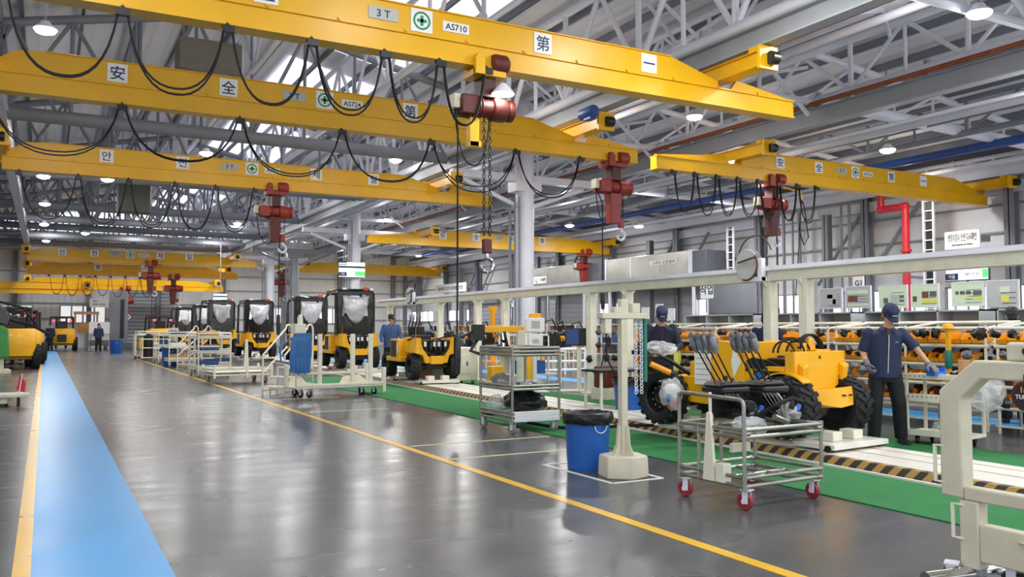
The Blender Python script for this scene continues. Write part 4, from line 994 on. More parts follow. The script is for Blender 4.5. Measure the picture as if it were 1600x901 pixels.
wrapped('grey film wrapped tube on the middle shelf', SX-.2, SY+.22, .64, (.13, .2, .1), 7, 'grey_film', name='film_roll')
wrapped('flat dark film wrapped part lying at the right of the middle shelf', SX+.12, SY-.1, .64, (.2, .25, .035), 8, 'bin_liner')
wrapped('small crumpled film ball on the middle shelf', SX-.05, SY-.3, .64, (.09, .1, .05), 9, 'plastic_film')
def carton(label, x, y, z, d, m='card', rz=0, name='carton', cat='box', lid=None):
    o = thing(name, label, cat, (x, y, z), rz)
    MB().box(-d[0]/2, -d[1]/2, 0, d[0]/2, d[1]/2, d[2]).build('body', m, o, .006)
    if m == 'card': MB().box(-.025, -d[1]/2-.001, 0.0, .025, d[1]/2+.001, d[2]+.001).build('packing_tape', 'wood', o)
    if lid: MB().box(-d[0]/2-.008, -d[1]/2-.008, d[2]-.03, d[0]/2+.008, d[1]/2+.008, d[2]+.012).build('lid', lid, o)
    return o
mat('box_blue', '#2c4a86', .5)
bb = carton('blue carton with pale lettering on top of the grey shelf cart', SX+.14, SY-.3, 1.125, (.44, .28, .1), 'box_blue')
text('PALSENO', .05, 'paper', bb, T(0, -.142, .05) @ FACE_Y)
carton('small brown carton on the top shelf of the grey cart', SX-.1, SY+.1, 1.125, (.24, .18, .09))
wp = MB().tube([(-.2, 0, .02), (0, .05, .1), (.15, 0, .05)], .04, 8).tube([(-.05, -.1, .03), (.05, .1, .28)], .035, 8).tube([(.1, 0, .03), (0, -.05, .32)], .025, 8).build('pump_part', 'black_gloss'); wp.location = (SX-.12, SY+.3, 1.13); tag(wp, 'black angular pump part on the top shelf of the grey cart', 'part')
# ---- beige press fixture in the right foreground
o = thing('handling_fixture', 'large beige C shaped lifting fixture in the right foreground', 'fixture', (4.92, 3.3, 0))
f = MB().box(-.06, -.07, .48, .06, .07, .98)
f.prism([(.07, 1.06), (-.07, 1.06), (-.3, 1.31), (-1.5, 1.31), (-1.5, 1.19), (-.33, 1.19), (-.07, .98)][::-1] if 0 else [(.07, .98), (.07, 1.12), (-.16, 1.31), (-1.6, 1.31), (-1.6, 1.2), (-.2, 1.2), (-.07, 1.08), (-.07, .98)], -.06, .06, plane='yz')
f.box(-.05, -1.6, .47, .05, -.07, .55)
f.build('c_frame', 'beige', o, .012)
MB().box(-.05, -.16, .07, .05, -.04, .47).build('lower_post', 'beige', o, .01)
MB().box(-.046, -1.6, .12, .046, -.16, .34).box(-.07, -1.6, .28, .07, -.4, .3).build('base_beam', 'beige', o, .01)
for (yy, za, zb) in ((.11, .56, .78), (-.0, .24, .44)):
    MB().tube([(-.05, yy-.07, zb), (-.05, yy, zb), (-.05, yy, za), (-.05, yy-.07, za)], .012, 8).build('grab_handle', 'cream', o)
MB().box(-.02, -1.6, 1.31, .04, -.33, 1.42).build('control_panel', 'beige', o, .02)
for i, y in enumerate((-.46, -.54)): MB().lathe([(0, 0), (.022, 0), (.022, .02), (0, .025)], T(-.02, y, 1.37) @ RY(-PI/2), 14).build('push_button', 'hoist_dark' if i == 0 else 'rust_red', o)
MB().lathe([(0, 0), (.085, 0), (.085, .012), (0, .012)], T(-.07, -.48, 1.12) @ RY(-PI/2), 28).box(-.07, -.5, 1.18, -.055, -.46, 1.24).build('round_tag', 'rust_red', o)
tg = MB().lathe([(0, 0), (.068, 0), (.068, .004), (0, .004)], T(-.083, -.48, 1.12) @ RY(-PI/2), 28).build('tag_face', 'ink_black', o)
text('TURBO', .034, 'paper', tg, T(-.089, -.48, 1.115) @ FACE_X); text('1st', .045, 'orange_bin', tg, T(-.089, -.48, 1.155) @ FACE_X)
MB().box(-.12, -.28, .0, .12, .02, .03).box(-.03, -.16, .03, .03, -.04, .08).build('foot_plate', 'dark_steel', o, .006)
for dx, dy in ((-.1, -.02), (.12, -.25)): caster(o, dx, dy, .035, 'black', 0, .5, .03)
MB().tube([(-.35, -.02, .03), (.3, -.16, .045), (.9, -.9, .06)], .045, 12).build('guide_pipe', 'chrome', o)
sp = MB()
for i in range(14): sp.tube(arc((-.055, -.45-.035*i, .25), .014, 0, 2*PI*7/8, 7, 'xz'), .004, 5, True)
sp.build('coiled_cord', 'beige', o)
# ---- tool cart of the front worker
o = thing('tool_cart', 'cream perforated tool cart in front of the capped worker', 'cart', (10.22, 7.0, 0), -1.4)
P = []
sx, sy, tp_ = .74, .5, .9
f = MB()
for a in (-sx/2, sx/2):
    for b in (-sy/2, sy/2): f.box(a-.018, b-.018, .12, a+.018, b+.018, tp_)
f.box(-sx/2-.07, -sy/2-.02, .12, sx/2+.02, sy/2+.02, .16); f.box(-sx/2-.02, -sy/2-.02, .56, sx/2+.02, sy/2+.02, .58); f.box(-sx/2-.1, -sy/2-.02, tp_-.02, sx/2+.02, sy/2+.02, tp_)
f.box(-sx/2-.02, -sy/2-.025, .56, sx/2+.02, -sy/2-.015, .66).box(-sx/2-.1, -sy/2-.025, tp_-.05, sx/2+.02, -sy/2-.015, tp_+.02).box(-sx/2-.02, -sy/2-.025, .12, sx/2+.02, -sy/2-.015, .2)
f.box(-.04, sy/2-.06, .16, .05, sy/2, tp_)
f.build('frame', 'cream', o, .004)
h_ = MB()
for i in range(10):
    for z in (.62,): h_.cyl((-sx/2+.03+.06*i, -sy/2-.0265, z), (-sx/2+.03+.06*i, -sy/2-.024, z), .011, n=8)
    if i < 6: h_.cyl((-sx/2-.06+.06*i, -sy/2-.0265, tp_-.015), (-sx/2-.06+.06*i, -sy/2-.024, tp_-.015), .01, n=8)
h_.build('perforations', 'dark_steel', o)
for a, b in ((-.27, -.2), (.27, -.2), (-.27, .2), (.27, .2)): caster(o, a, b, .055, 'black', 0, .4, .035, 'black')
tc = o
def on(o, x, y): return o.matrix_basis @ V((x, y, 0))
p = on(tc, -.0, -.22); t_ = MB().prism([(-.11, 0), (.11, 0), (.12, .1), (.09, .1), (.085, .05), (-.085, .05), (-.09, .1), (-.12, .1)], -.06, .06).build('small_tray', 'blue_tray'); t_.location = (p.x, p.y, tp_-.0); tag(t_, 'bright blue plastic tray on top of the cream tool cart', 'tray')
p = on(tc, -.12, .1); t_ = MB().box(-.14, -.05, 0, .14, .05, .035).build('parts_tray', 'box_blue', None, .006); t_.location = (p.x, p.y, .58); tag(t_, 'dark blue tray on the middle shelf of the tool cart', 'tray')
p = on(tc, -.06, .08); sb = thing('spray_bottle', 'grey spray can on the middle shelf of the tool cart', 'bottle', (p.x+.1, p.y-.1, .58))
MB().lathe([(0, 0), (.03, 0), (.03, .12), (.018, .14), (0, .14)], None, 14).build('body', 'steel_grey', sb); MB().lathe([(0, .14), (.014, .14), (.014, .17), (0, .17)], None, 10).build('nozzle', 'teal', sb)
p = on(tc, .02, -.02); wrapped('crumpled clear film bag on the bottom shelf of the tool cart', p.x-.08, p.y, .16, (.14, .11, .08), 21, 'clear_film', name='film_bag', noise=.3)
carton('brown open carton on the bottom shelf of the tool cart', p.x+.1, p.y-.06, .16, (.18, .12, .1))
p = on(tc, .28, .05); carton('brown carton standing on the right end of the tool cart top', p.x+.0, p.y+.05, tp_, (.2, .08, .2), rz=.2)
p = on(tc, .1, .08); tl = MB().tube([(-.12, 0, .02), (0, .02, .03), (.14, -.02, .02)], .025, 8).tube([(0, 0, .02), (.1, .1, .03)], .02, 8).build('power_tool', 'black'); tl.location = (p.x+.05, p.y, tp_); tag(tl, 'black hand tool lying on the tool cart top', 'tool')
p = on(tc, -.18, .06); tl = MB().lathe([(0, 0), (.035, 0), (.035, .05), (0, .05)], None, 12).build('parts_cup', 'rust_red'); tl.location = (p.x, p.y, tp_); tag(tl, 'small dark red cup on the tool cart top', 'cup')
p = on(tc, .5, .0); wb = MB().ell((0, 0, 0), (.25, .21, .25), None, 30, 18, .12, 31).build('waste_bag', 'clear_film'); sm_ = wb.modifiers.new('s', 'SUBSURF'); sm_.levels = sm_.render_levels = 1; wb.location = (p.x+.02, p.y, .72); tag(wb, 'large clear plastic waste bag hanging at the right of the tool cart', 'bag')
tl = MB().tube([(0, 0, 0), (0, 0, .2)], .015, 8).tube([(.04, 0, 0), (.04, 0, .22)], .015, 8).build('red_handles', 'pipe_red'); p = on(tc, .22, .0); tl.location = (p.x, p.y, .16); tag(tl, 'pair of red tool handles standing on the tool cart bottom', 'tool')
# ---- white frame cart with blue hoses
o = thing('rack_cart', 'cream low frame cart with upright posts and blue hoses at its left end', 'cart', (5.75, 18.75, 0), .12)
f = MB().box(-1.05, -.38, .2, 1.05, .38, .24)
for x in (-1.0, -.5, .28, .72): f.box(x-.045, -.36, .24, x+.045, -.28, 1.38 if x > -.9 else 1.45)
for x in (-1.0, .95): f.box(x-.04, .28, .24, x+.04, .36, .7)
f.box(-1.05, -.4, .24, 1.05, -.36, .3).box(1.0, -.4, .06, 1.08, -.3, .62).box(-1.0, -.34, .5, 1.0, -.3, .56).prism([(-1.0, .24), (-.55, .24), (-.7, .42), (-.95, .45)], .2, .24).prism([(.2, .24), (.95, .24), (.7, .44), (.3, .4)], .2, .24)
f.box(-1.1, -.4, 1.38, -.85, -.2, 1.6)
f.build('frame', 'cream', o, .01)
for a in (-.9, -.7, .55, .85): caster(o, a, -.28, .08, 'black', 0, .3, .04, 'steel_grey')
for a in (-.8, .8): caster(o, a, .3, .08, 'black', 0, .3, .04, 'steel_grey')
hb = MB(); g = random.Random(5)
for i in range(12):
    x = -1.2+.028*i; hb.tube([(x, -.45-.02*(i % 3), .5+.1*g.random()), (x-.02, -.46, .9), (x+.02, -.45, 1.3), (x+.1, -.44, 1.4), (x+.13, -.47, 1.1), (x+.1, -.45, .55)], .02, 6)
hb.tube([(-1.2, -.45, 1.3), (-1.45, -.45, 1.1), (-1.42, -.45, .8), (-1.2, -.45, .75)], .022, 6)
hb.build('hose_bundle', 'hose_blue', o)
MB().lathe([(0, 0), (.06, 0), (.06, .12), (.03, .2), (0, .2)], T(-.95, -.3, 1.6), 12).build('filter_bowl', 'cream', o)
# ---- step platforms
def stairs(label, x, y, rz, h=.62, n=3):
    o = thing('step_platform', label, 'stairs', (x, y, 0), rz)
    f = MB()
    for i in range(n):
        z = h*(i+1)/n; f.box(-.3, .2+.26*i, z-.03, .3, .2+.26*(i+1), z)
        for sx in (-.3, .3): f.tube([(sx, .2+.26*i+.03, 0), (sx, .2+.26*i+.03, z)], .018, 6)
    f.box(-.3, .2+.26*n, h-.03, .3, .5+.26*n, h)
    for sx in (-.3, .3): f.tube([(sx, .5+.26*n-.02, 0), (sx, .5+.26*n-.02, h)], .02, 6); f.tube([(sx, .2, .1), (sx, .5+.26*n, .1)], .018, 6)
    f.build('steps', 'cream', o)
    for sx in (-.3, .3):
        r = MB().tube([(sx, .22, 0), (sx, .22, .9), (sx, .25+.26*n, h+.88)]+arc((sx, .25+.26*n+.1, h+.85), .12, PI*.75, 0, 8, 'yz')+[(sx, .47+.26*n, h)], .022, 8)
        r.tube([(sx, .22, .5), (sx, .3+.26*n, h+.45)], .018, 8)
        r.build('handrail', 'cream', o)
    return o
stairs('cream step platform with arched handrails beside the hose cart', 4.35, 19.2, -.9)
stairs('cream step platform with arched handrails left of the shelf carts', 4.35, 33.2, -.9)
o = thing('flat_cart', 'long low cream flat cart with two uprights behind the step platform', 'cart', (4.75, 24.6, 0), .1)
f = MB()
for z in (.22, .36): f.box(-.8, -.6, z, .8, -.56, z+.05).box(-.8, .56, z, .8, .6, z+.05).box(-.8, -.6, z, -.75, .6, z+.05).box(.75, -.6, z, .8, .6, z+.05).box(-.1, -.6, z, -.05, .6, z+.05)
f.box(-.78, -.58, .3, .78, .58, .32)
for x, y in ((-.78, -.58), (.78, -.58), (-.78, .58), (.78, .58), (.1, -.58)): f.box(x-.03, y-.03, .15, x+.03, y+.03, .5)
f.prism([(.0, .4), (.14, .4), (.1, 1.2), (.04, 1.2)], -.6, -.54); f.build('frame', 'cream', o, .006)
for a in (-.65, .65):
    for b in (-.5, .5): caster(o, a, b, .08, 'caster_red' if a > 0 else 'caster_grey', 0, .3, .04)
k = 0
for (x, y, lb, items) in ((4.6, 28.2, 'cream shelf cart stacked with blue boxes, nearest of the far carts', 3), (5.1, 30.8, 'cream shelf cart with cartons and wrapped white goods', 4), (4.7, 36.0, 'tall cream shelf cart far along the aisle', 3), (4.7, 39.5, 'cream shelf cart beside the distant blue bin', 2), (4.6, 47, 'farthest cream shelf cart at the aisle line', 2)):
    shelf_cart(lb, x, y, .05, .95, 1.3, (.3, .75, 1.2), 1.35, 'cream', 'cream', 'caster_grey', .022)
    for i in range(items):
        z = (.3, .75, 1.2)[i % 3]; cx = x-.2+.35*(i // 3)
        carton(('blue box', 'blue box with white lid', 'brown carton', 'white wrapped box')[(i+k) % 4]+' on the '+('bottom', 'middle', 'top')[i % 3]+' shelf of the '+('nearest far cart', 'cart with wrapped white goods', 'tall far cart', 'cart by the distant bin', 'farthest cart')[k], cx+.1, y-.2, z+.004, (.55, .6, .2), ('box_blue', 'box_blue', 'card', 'paper')[(i+k) % 4], .05, lid='paper' if (i+k) % 4 == 1 else None)
    k += 1
# fenced black bins on a white trolley far along the aisle
o = thing('cage_trolley', 'white wire trolley holding two black canisters far along the aisle', 'trolley', (4.6, 43.2, 0), 0)
P = [[(-.6, -.4, z), (.6, -.4, z)] for z in (.15, .6, 1.0)]+[[(-.6, .4, z), (.6, .4, z)] for z in (.15, 1.0)]+[[(x, y, .1), (x, y, 1.0)] for x in (-.6, 0, .6) for y in (-.4, .4)]+[[(-.6, -.4, .15), (-.6, .4, .15)], [(.6, -.4, .15), (.6, .4, .15)]]
frame_cart(o, 'cream', P, .025); MB().box(-.58, -.38, .13, .58, .38, .16).build('deck', 'cream', o)
MB().box(-.12, -.44, .55, .15, -.425, .85).build('paper_notice', 'paper', o)
for a in (-.5, .5):
    for b in (-.3, .3): caster(o, a, b, .06, 'black')
for i, x in enumerate((4.3, 4.9)):
    c = thing('canister', ('left', 'right')[i]+' black canister standing in the white wire trolley', 'canister', (x, 43.2, .16)); MB().lathe([(0, 0), (.22, 0), (.22, 1.0), (.12, 1.1), (0, 1.1)], None, 16).build('body', 'black', c); MB().lathe([(0, 1.1), (.05, 1.1), (.05, 1.18), (0, 1.18)], None, 10).build('cap', 'steel_grey', c)
# yellow rack trolley with beige uprights
o = thing('parts_trolley', 'yellow and cream parts trolley left of the wire trolley', 'trolley', (4.4, 46.2, 0), 0)
MB().box(-.5, -.4, .15, .5, .4, .2).box(-.48, -.38, .2, -.4, .38, 1.2).box(.4, -.38, .2, .48, .38, 1.0).box(-.5, -.4, 1.15, .5, .4, 1.2).build('frame', 'cream', o, .01)
MB().box(-.3, -.39, .5, .3, .3, 1.05).build('yellow_part', 'machine_yellow', o, .03)
for a in (-.4, .4):
    for b in (-.3, .3): caster(o, a, b, .07, 'black')
# ---- left edge: low beige lifter with flag
o = thing('pallet_lifter', 'low beige lifter plate at the left edge with a red pennant', 'lifter', (-.85, 19.3, 0), -.15)
MB().prism([(-.6, -.35), (.45, -.35), (.62, -.1), (.62, .1), (.45, .35), (-.6, .35)], .18, .24, plane='xy').box(-.5, -.25, .06, .3, .25, .18).build('plate', 'beige', o, .008)
MB().tube([(.45, 0, .24), (.5, 0, .62)], .01, 6).build('flag_pole', 'steel_grey', o)
fl = MB().add([(.46, 0, .58), (.4, .0, .3), (.55, .02, .26), (.56, .03, .45), (.46, .006, .58), (.4, .006, .3), (.55, .026, .26), (.56, .036, .45)], [(0, 1, 2, 3), (7, 6, 5, 4), (0, 4, 5, 1), (1, 5, 6, 2), (2, 6, 7, 3), (3, 7, 4, 0)]).build('pennant', 'flag_red', o)
MB().cyl((.45, -.02, .0), (.45, -.02, .2), .03).build('stop_pin', 'black', o)
for a in (-.4, .2):
    for b in (-.2, .2): MB().cyl((a, b-.03, .05), (a, b+.03, .05), .05, n=14).build('roller', 'black', o)
sb = thing('oil_bottle', 'white bottle with dark cap on the low beige lifter', 'bottle', (-1.0, 19.3, .24)); MB().lathe([(0, 0), (.07, 0), (.07, .16), (.05, .2), (0, .2)], None, 14).build('body', 'paper', sb); MB().lathe([(0, .2), (.045, .2), (.045, .28), (0, .28)], None, 12).build('cap', 'box_blue', sb)
# ================================================================== OVERHEAD RAIL BEAM AND ITS POSTS
o = thing('tool_rail', 'long cream overhead tool rail beam carried on posts beside the racks', 'rail', (11.1, 0, 0))
MB().box(-.1, 4.6, 2.32, .1, 30.5, 2.5).build('beam', 'cream', o, .01)
r = MB().box(-.16, 4.6, 2.5, .16, 30.5, 2.53)
for x in (-.14, -.03, .08): r.box(x, 4.6, 2.53, x+.06, 30.5, 2.58)
r.build('guide_track', 'steel_grey', o)
for y in (10.05, 10.85, 15.0, 16.4, 20.6, 22.3, 25.0, 29.5):
    p = MB().box(-.09, y-.09, 0, .09, y+.09, 2.32).box(-.18, y-.18, 0, .18, y+.18, .03).prism([(-.09, 2.32), (-.2, 2.32), (-.09, 2.2)], y-.02, y+.02).prism([(.09, 2.32), (.2, 2.32), (.09, 2.2)], y-.02, y+.02)
    p.build('post', 'cream', o, .006)
def reel(label, x, y, z, hose):
    o = thing('hose_reel', label, 'reel', (x, y, z), 0)
    q = RY(-PI/2)
    MB().lathe([(.0, -.06), (.27, -.06), (.28, -.05), (.1, -.03), (.1, .03), (.28, .05), (.27, .06), (0, .06)], q, 28).build('drum', 'sign_grey', o)
    h = MB()
    for k in range(4): h.lathe([(.2-.02*k, -.03), (.22-.02*k, -.03), (.22-.02*k, .03), (.2-.02*k, .03)], q, 24, close=True)
    h.tube([(-.07, .2, .05), (-.09, -.22, .12)], .014, 6).tube(arc((-.07, 0, 0), .27, PI*.8, PI*1.6, 10, 'yz'), .015, 6).tube(arc((-.05, -.2, .1), .4, PI*.1, PI*.9, 10, 'yz'), .012, 6)
    h.build('hose', hose, o); MB().box(-.05, -.35, -.3, .05, -.25, .1).box(-.05, -.35, -.3, .12, .05, -.22).build('bracket', 'steel_grey', o, .006)
p = at(1170, 415, X=10.9); reel('hose reel with red hose on the cream overhead rail, right of the ducts', p.x, p.y, 2.62, 'rust_red')
p = at(641, 466, X=10.9); reel('grey hose reel at the far end of the cream overhead rail', p.x, p.y, 2.62, 'cable')
# ================================================================== FLOW RACKS WITH ORANGE BINS
TI = (.36, .66, .95, 1.24)
rk = 0
bin_proto = None
racks = [(4.7, 'nearest the right edge'), (7.55, 'behind the capped worker'), (10.4, 'behind the nearest loader'), (13.25, 'beyond the nearest loader')]
for yi, lb in racks:
    o = thing('flow_rack', 'cream tiered flow rack of orange bins, '+lb, 'rack', (12.0, yi, 0), 0, None)
    f = MB()
    for y in (.03, 1.35, 2.7):
        for x in (.04, .86): f.tube([(x, y, 0), (x, y, 1.55)], .022, 8)
    for z in TI+(1.5,):
        f.tube([(.04, 0, z), (.04, 2.75, z)], .028, 8).tube([(.86, 0, z+.1), (.86, 2.75, z+.1)], .022, 8)
        for y in (.03, 1.35, 2.7): f.tube([(.04, y, z), (.86, y, z+.1)], .018, 6)
    f.tube([(.04, 0, .1), (.04, 2.75, .1)], .018, 8)
    f.build('frame', 'cream', o)
    for z in TI:
        MB().add([(.02, .02, z+.02), (.88, .02, z+.12), (.88, 2.73, z+.12), (.02, 2.73, z+.02), (.02, .02, z+.03), (.88, .02, z+.13), (.88, 2.73, z+.13), (.02, 2.73, z+.03)],
                 [(3, 2, 1, 0), (4, 5, 6, 7), (0, 1, 5, 4), (2, 3, 7, 6), (1, 2, 6, 5), (3, 0, 4, 7)]).build('shelf', 'cream', o)
    for k, z in enumerate(TI):
        tn = ('bottom', 'second', 'third', 'top')[k]
        n = 15
        for i in range(n):
            y = .13+.178*i
            if (i+k*3+rk) % 11 == 7 and k != 3: continue
            if bin_proto is None:
                b = MB().add([(0, -.08, 0), (.26, -.08, 0), (.26, .08, 0), (0, .08, 0), (-.01, -.082, .06), (-.01, .082, .06), (.06, -.082, .12), (.06, .082, .12), (.28, -.082, .12), (.28, .082, .12),
                              (.01, -.07, .012), (.25, -.07, .012), (.25, .07, .012), (.01, .07, .012), (.0, -.072, .058), (.0, .072, .058), (.062, -.072, .118), (.062, .072, .118), (.268, -.072, .118), (.268, .072, .118)],
                             [(3, 2, 1, 0), (0, 4, 5, 3), (0, 1, 8, 6, 4), (3, 5, 7, 9, 2), (1, 2, 9, 8), (10, 11, 12, 13), (10, 13, 15, 14), (10, 14, 16, 18, 11), (13, 12, 19, 17, 15), (11, 18, 19, 12),
                              (4, 14, 15, 5), (4, 6, 16, 14), (5, 15, 17, 7), (6, 8, 18, 16), (7, 17, 19, 9), (8, 9, 19, 18)])
                c = b.build('parts_bin', 'orange_bin'); bin_proto = c
            else:
                c = bin_proto.copy(); C.objects.link(c)
            c.location = (12.0+.01, yi+y, z+.042); c.rotation_euler = (0, -.115, 0)
            tag(c, 'orange open fronted bin on the %s tier of the rack %s' % (tn, lb), 'bin', 'orange bins on the %s tier %s' % (tn, lb))
        # what lies in the bins and behind them
        g = random.Random(rk*10+k); cm = MB()
        for i in range(26):
            y = .1+.1*i; cm.ell((.2+.06*g.random(), y, z+.105), (.05, .05, .03+.015*g.random()), None, 7, 5, .3, i)
        for i in range(16):
            y = .15+.16*i; cm.ell((.6+.15*g.random(), y, z+.19), (.08, .07, .05+.03*g.random()), RZ(g.random()), 8, 6, .35, i)
        s = cm.build('small_parts', ('black', 'hoist_dark', 'duct_dark', 'black')[(k+rk) % 4]); s.location = (12.0, yi, 0)
        tag(s, 'dark small parts filling the %s tier of the rack %s' % (tn, lb), 'parts', None, 'stuff')
    rk += 1
# things lying on the top boards of the racks
for i, (px, lb, m, rr) in enumerate([(1450, 'pink film wrapped hose lying on the rack top tier right of the worker', 'pink_wrap', (.1, .3, .06)), (1525, 'pink film wrapped tube on the rack behind the cream fixture', 'pink_wrap', (.1, .25, .06)), (1585, 'grey film wrapped bundle on the rack at the right edge', 'plastic_film', (.14, .3, .07))]):
    p = at(px, 524, X=12.55); wrapped(lb, p.x, p.y, 1.4, rr, 40+i, m, name='wrapped_hose')
# yellow and green post guard in the rack
p = at(1482, 545, X=11.9)
o = thing('tool_post', 'yellow and green tool post in front of the racks right of the worker', 'post', (p.x, p.y, 0))
MB().box(-.03, -.03, 0, .03, .03, 1.55).box(-.12, -.12, 0, .12, .12, .03).build('post', 'machine_yellow', o, .004); MB().lathe([(0, 1.5), (.09, 1.5), (.07, 1.56), (0, 1.58)], None, 12).build('cap', 'machine_yellow', o)
MB().lathe([(.04, .9), (.055, .92), (.055, 1.15), (.04, 1.18)], None, 12).build('green_sleeve', 'teal', o)
# ================================================================== POSTER BOARDS
def board(label, x0, y0, x1, y1, X, m, marks, stand=True):
    a, b = at(x0, y0, X=X), at(x1, y1, X=X); yl, yr = a.y, b.y; zt = max(a.z, at(x1, y0, X=X).z); zb_ = at((x0+x1)/2, y1, X=X).z
    o = thing('notice_board', label, 'notice board', (X, (yl+yr)/2, zb_)); w_ = abs(yl-yr)/2; h = zt-zb_
    MB().box(0, -w_, 0, .03, w_, h).build('panel', m, o); fr = MB()
    fr.box(-.006, -w_-.02, -.02, .03, w_+.02, 0).box(-.006, -w_-.02, h, .03, w_+.02, h+.02).box(-.006, -w_-.02, 0, .03, -w_, h).box(-.006, w_, 0, .03, w_+.02, h); fr.build('frame', 'steel_grey', o)
    for (u0, v0, u1, v1, mm) in marks: MB().box(-.006, w_-2*w_*u1, h*(1-v1), -.001, w_-2*w_*u0, h*(1-v0)).build('printed_panel', mm, o)
    ln_ = MB()
    for i in range(5):
        z = h*(.12+.14*i); ln_.box(-.004, -w_*.85, z, -.001, w_*(.2-.1*(i % 3)), z+h*.02)
    ln_.build('printed_lines', 'duct_dark', o)
    for sx in (-1, 1): MB().box(.03, sx*(w_-.03)-.02, -zb_, .07, sx*(w_-.03)+.02, h).build('leg', 'steel_grey', o)
    return o
BX = 16.0
board('grey notice board with a dark plan drawing, leftmost of the hanging boards', 1281, 452, 1315, 481, BX, 'poster_grey', [(.3, .2, .8, .85, 'sign_grey'), (.35, .3, .6, .5, 'duct_dark'), (.6, .55, .75, .8, 'duct_dark')])
board('notice board with a dark brown photograph, second of the hanging boards', 1322, 449, 1360, 480, BX, 'poster_grey', [(.05, .15, .9, .35, 'poster_green'), (.08, .42, .48, .72, 'poster_brown'), (.05, .82, .95, .95, 'poster_green')])
board('pale green notice board with a blue table, third of the hanging boards', 1374, 448, 1417, 480, BX, 'poster_green', [(.15, .55, .32, .8, 'duct_dark'), (.42, .4, .7, .85, 'screen_pale'), (.74, .45, .9, .8, 'duct_dark')] if 0 else [(.15, .55, .32, .8, 'duct_dark'), (.42, .4, .7, .85, 'sign_grey'), (.74, .45, .9, .55, 'duct_dark'), (.74, .65, .9, .75, 'duct_dark')])
board('pale green notice board with photographs over a yellow strip, above the capped worker', 1424, 446, 1466, 479, BX, 'poster_green', [(.4, .3, .65, .6, 'poster_brown'), (.7, .3, .95, .55, 'duct_dark'), (.05, .5, .2, .75, 'poster_brown'), (.4, .65, .98, .82, 'poster_yellow')])
board('pale green notice board with a row of small photographs, fifth of the hanging boards', 1488, 443, 1537, 477, BX, 'poster_green', [(.1, .35, .2, .5, 'duct_dark'), (.25, .35, .4, .5, 'duct_dark'), (.45, .35, .6, .5, 'duct_dark'), (.68, .35, .95, .55, 'duct_dark'), (.4, .6, .6, .7, 'poster_yellow'), (.68, .62, .98, .75, 'poster_yellow')])
board('tall grey notice board with part pictures at the right edge', 1542, 440, 1592, 498, BX, 'poster_grey', [(.42, .15, .75, .3, 'poster_green'), (.45, .38, .72, .55, 'poster_yellow'), (.1, .7, .9, .75, 'duct_dark')])
board('small white notice with small prints under the leftmost hanging board', 1296, 489, 1328, 502, BX, 'paper', [(.1, .2, .4, .8, 'sign_grey'), (.55, .2, .9, .8, 'sign_grey')])
# ================================================================== STATUS SCREENS
def screen(label, c, w_, h, face, parts, mt=7.2):
    o = thing('status_screen', label, 'screen', c, 0 if face == 'y' else -PI/2)
    MB().box(-w_/2-.02, .0, -h/2-.02, w_/2+.02, .06, h/2+.02).build('casing', 'black', o, .006); s = MB().box(-w_/2, -.006, -h/2, w_/2, 0, h/2).build('display', 'screen_white', o)
    for (u0, v0, u1, v1, m) in parts: MB().box(-w_/2+w_*u0, -.012, h/2-h*v1, -w_/2+w_*u1, -.006, h/2-h*v0).build('display_field', m, s)
    MB().box(-.02, .02, min(h/2 if mt > c[2] else -h/2, mt-c[2]), .02, .05, max(h/2 if mt > c[2] else -h/2, mt-c[2])).build('mount', 'dark_steel', o); return o, s
p = at(550, 421, Y=43.45); o, s = screen('white and green status screen on the column beyond the third crane', tuple(p), 1.42, .78, 'y', [(0, 0, .3, .06, 'screen_navy'), (0, .12, .3, .18, 'screen_navy'), (0, .26, 1, .4, 'screen_navy'), (0, .68, .3, .95, 'screen_navy'), (.62, .62, 1, .92, 'screen_green')])
text('11      9      12', .12, 'ink_black', s, T(-.0, -.014, -.09) @ FACE_Y, width=1.0); text('가동', .12, 'paper', s, T(-.5, -.016, -.24) @ FACE_Y)
p = at(344, 466, Y=59.0); o, s = screen('small distant green and white status screen over the cabbed loaders', tuple(p), .85, .6, 'y', [(0, .2, 1, .36, 'screen_navy'), (0, .7, .35, .95, 'screen_navy'), (.6, .6, 1, .95, 'screen_green')])
p = at(1511, 424, X=17.5); q = at(1478, 424, X=17.5); q2 = at(1544, 424, X=17.5); w_ = q.y-q2.y
o, s = screen('white status screen with a green square under the cream rail at the right', (17.5, (q.y+q2.y)/2, p.z), w_, .36, 'x', [(0, .58, .3, .98, 'screen_navy'), (.87, .4, 1, .9, 'screen_green')], mt=0)
text('11     4     12', .09, 'ink_black', s, T(.05, -.014, .13) @ FACE_Y, width=w_*.75); text('가동', .1, 'paper', s, T(-w_*.35, -.016, -.1) @ FACE_Y); text('00:11:11', .1, 'ink_black', s, T(w_*.14, -.014, -.06) @ FACE_Y)
# ================================================================== RIGHT WALL FITTINGS
def wallbox(name, label, cat, px, X, depth, m, bevel=.02, zt=None):
    a, b = at(px[0], px[1], X=X), at(px[2], px[3], X=X); y0, y1 = sorted((a.y, b.y)); zt = at(px[2], px[1], X=X).z if zt is None else zt; zb_ = at((px[0]+px[2])/2, px[3], X=X).z
    o = thing(name, label, cat, (X, (y0+y1)/2, zb_)); MB().box(0, -(y1-y0)/2, 0, depth, (y1-y0)/2, zt-zb_).build('body', m, o, bevel); return o, (y1-y0), zt-zb_
DX = 27.6
a = at(946, 410, X=DX); b = at(1076, 400, X=DX); c = at(1100, 400, X=DX)
o = thing('air_duct', 'large stainless air duct with a white label over the cream rail', 'duct', (DX, (a.y+b.y)/2, 4.0)); L_ = (a.y-b.y)/2
MB().box(0, -L_, 0, 1.6, L_, 1.35).build('duct_body', 'stainless', o, .03)
f = MB()
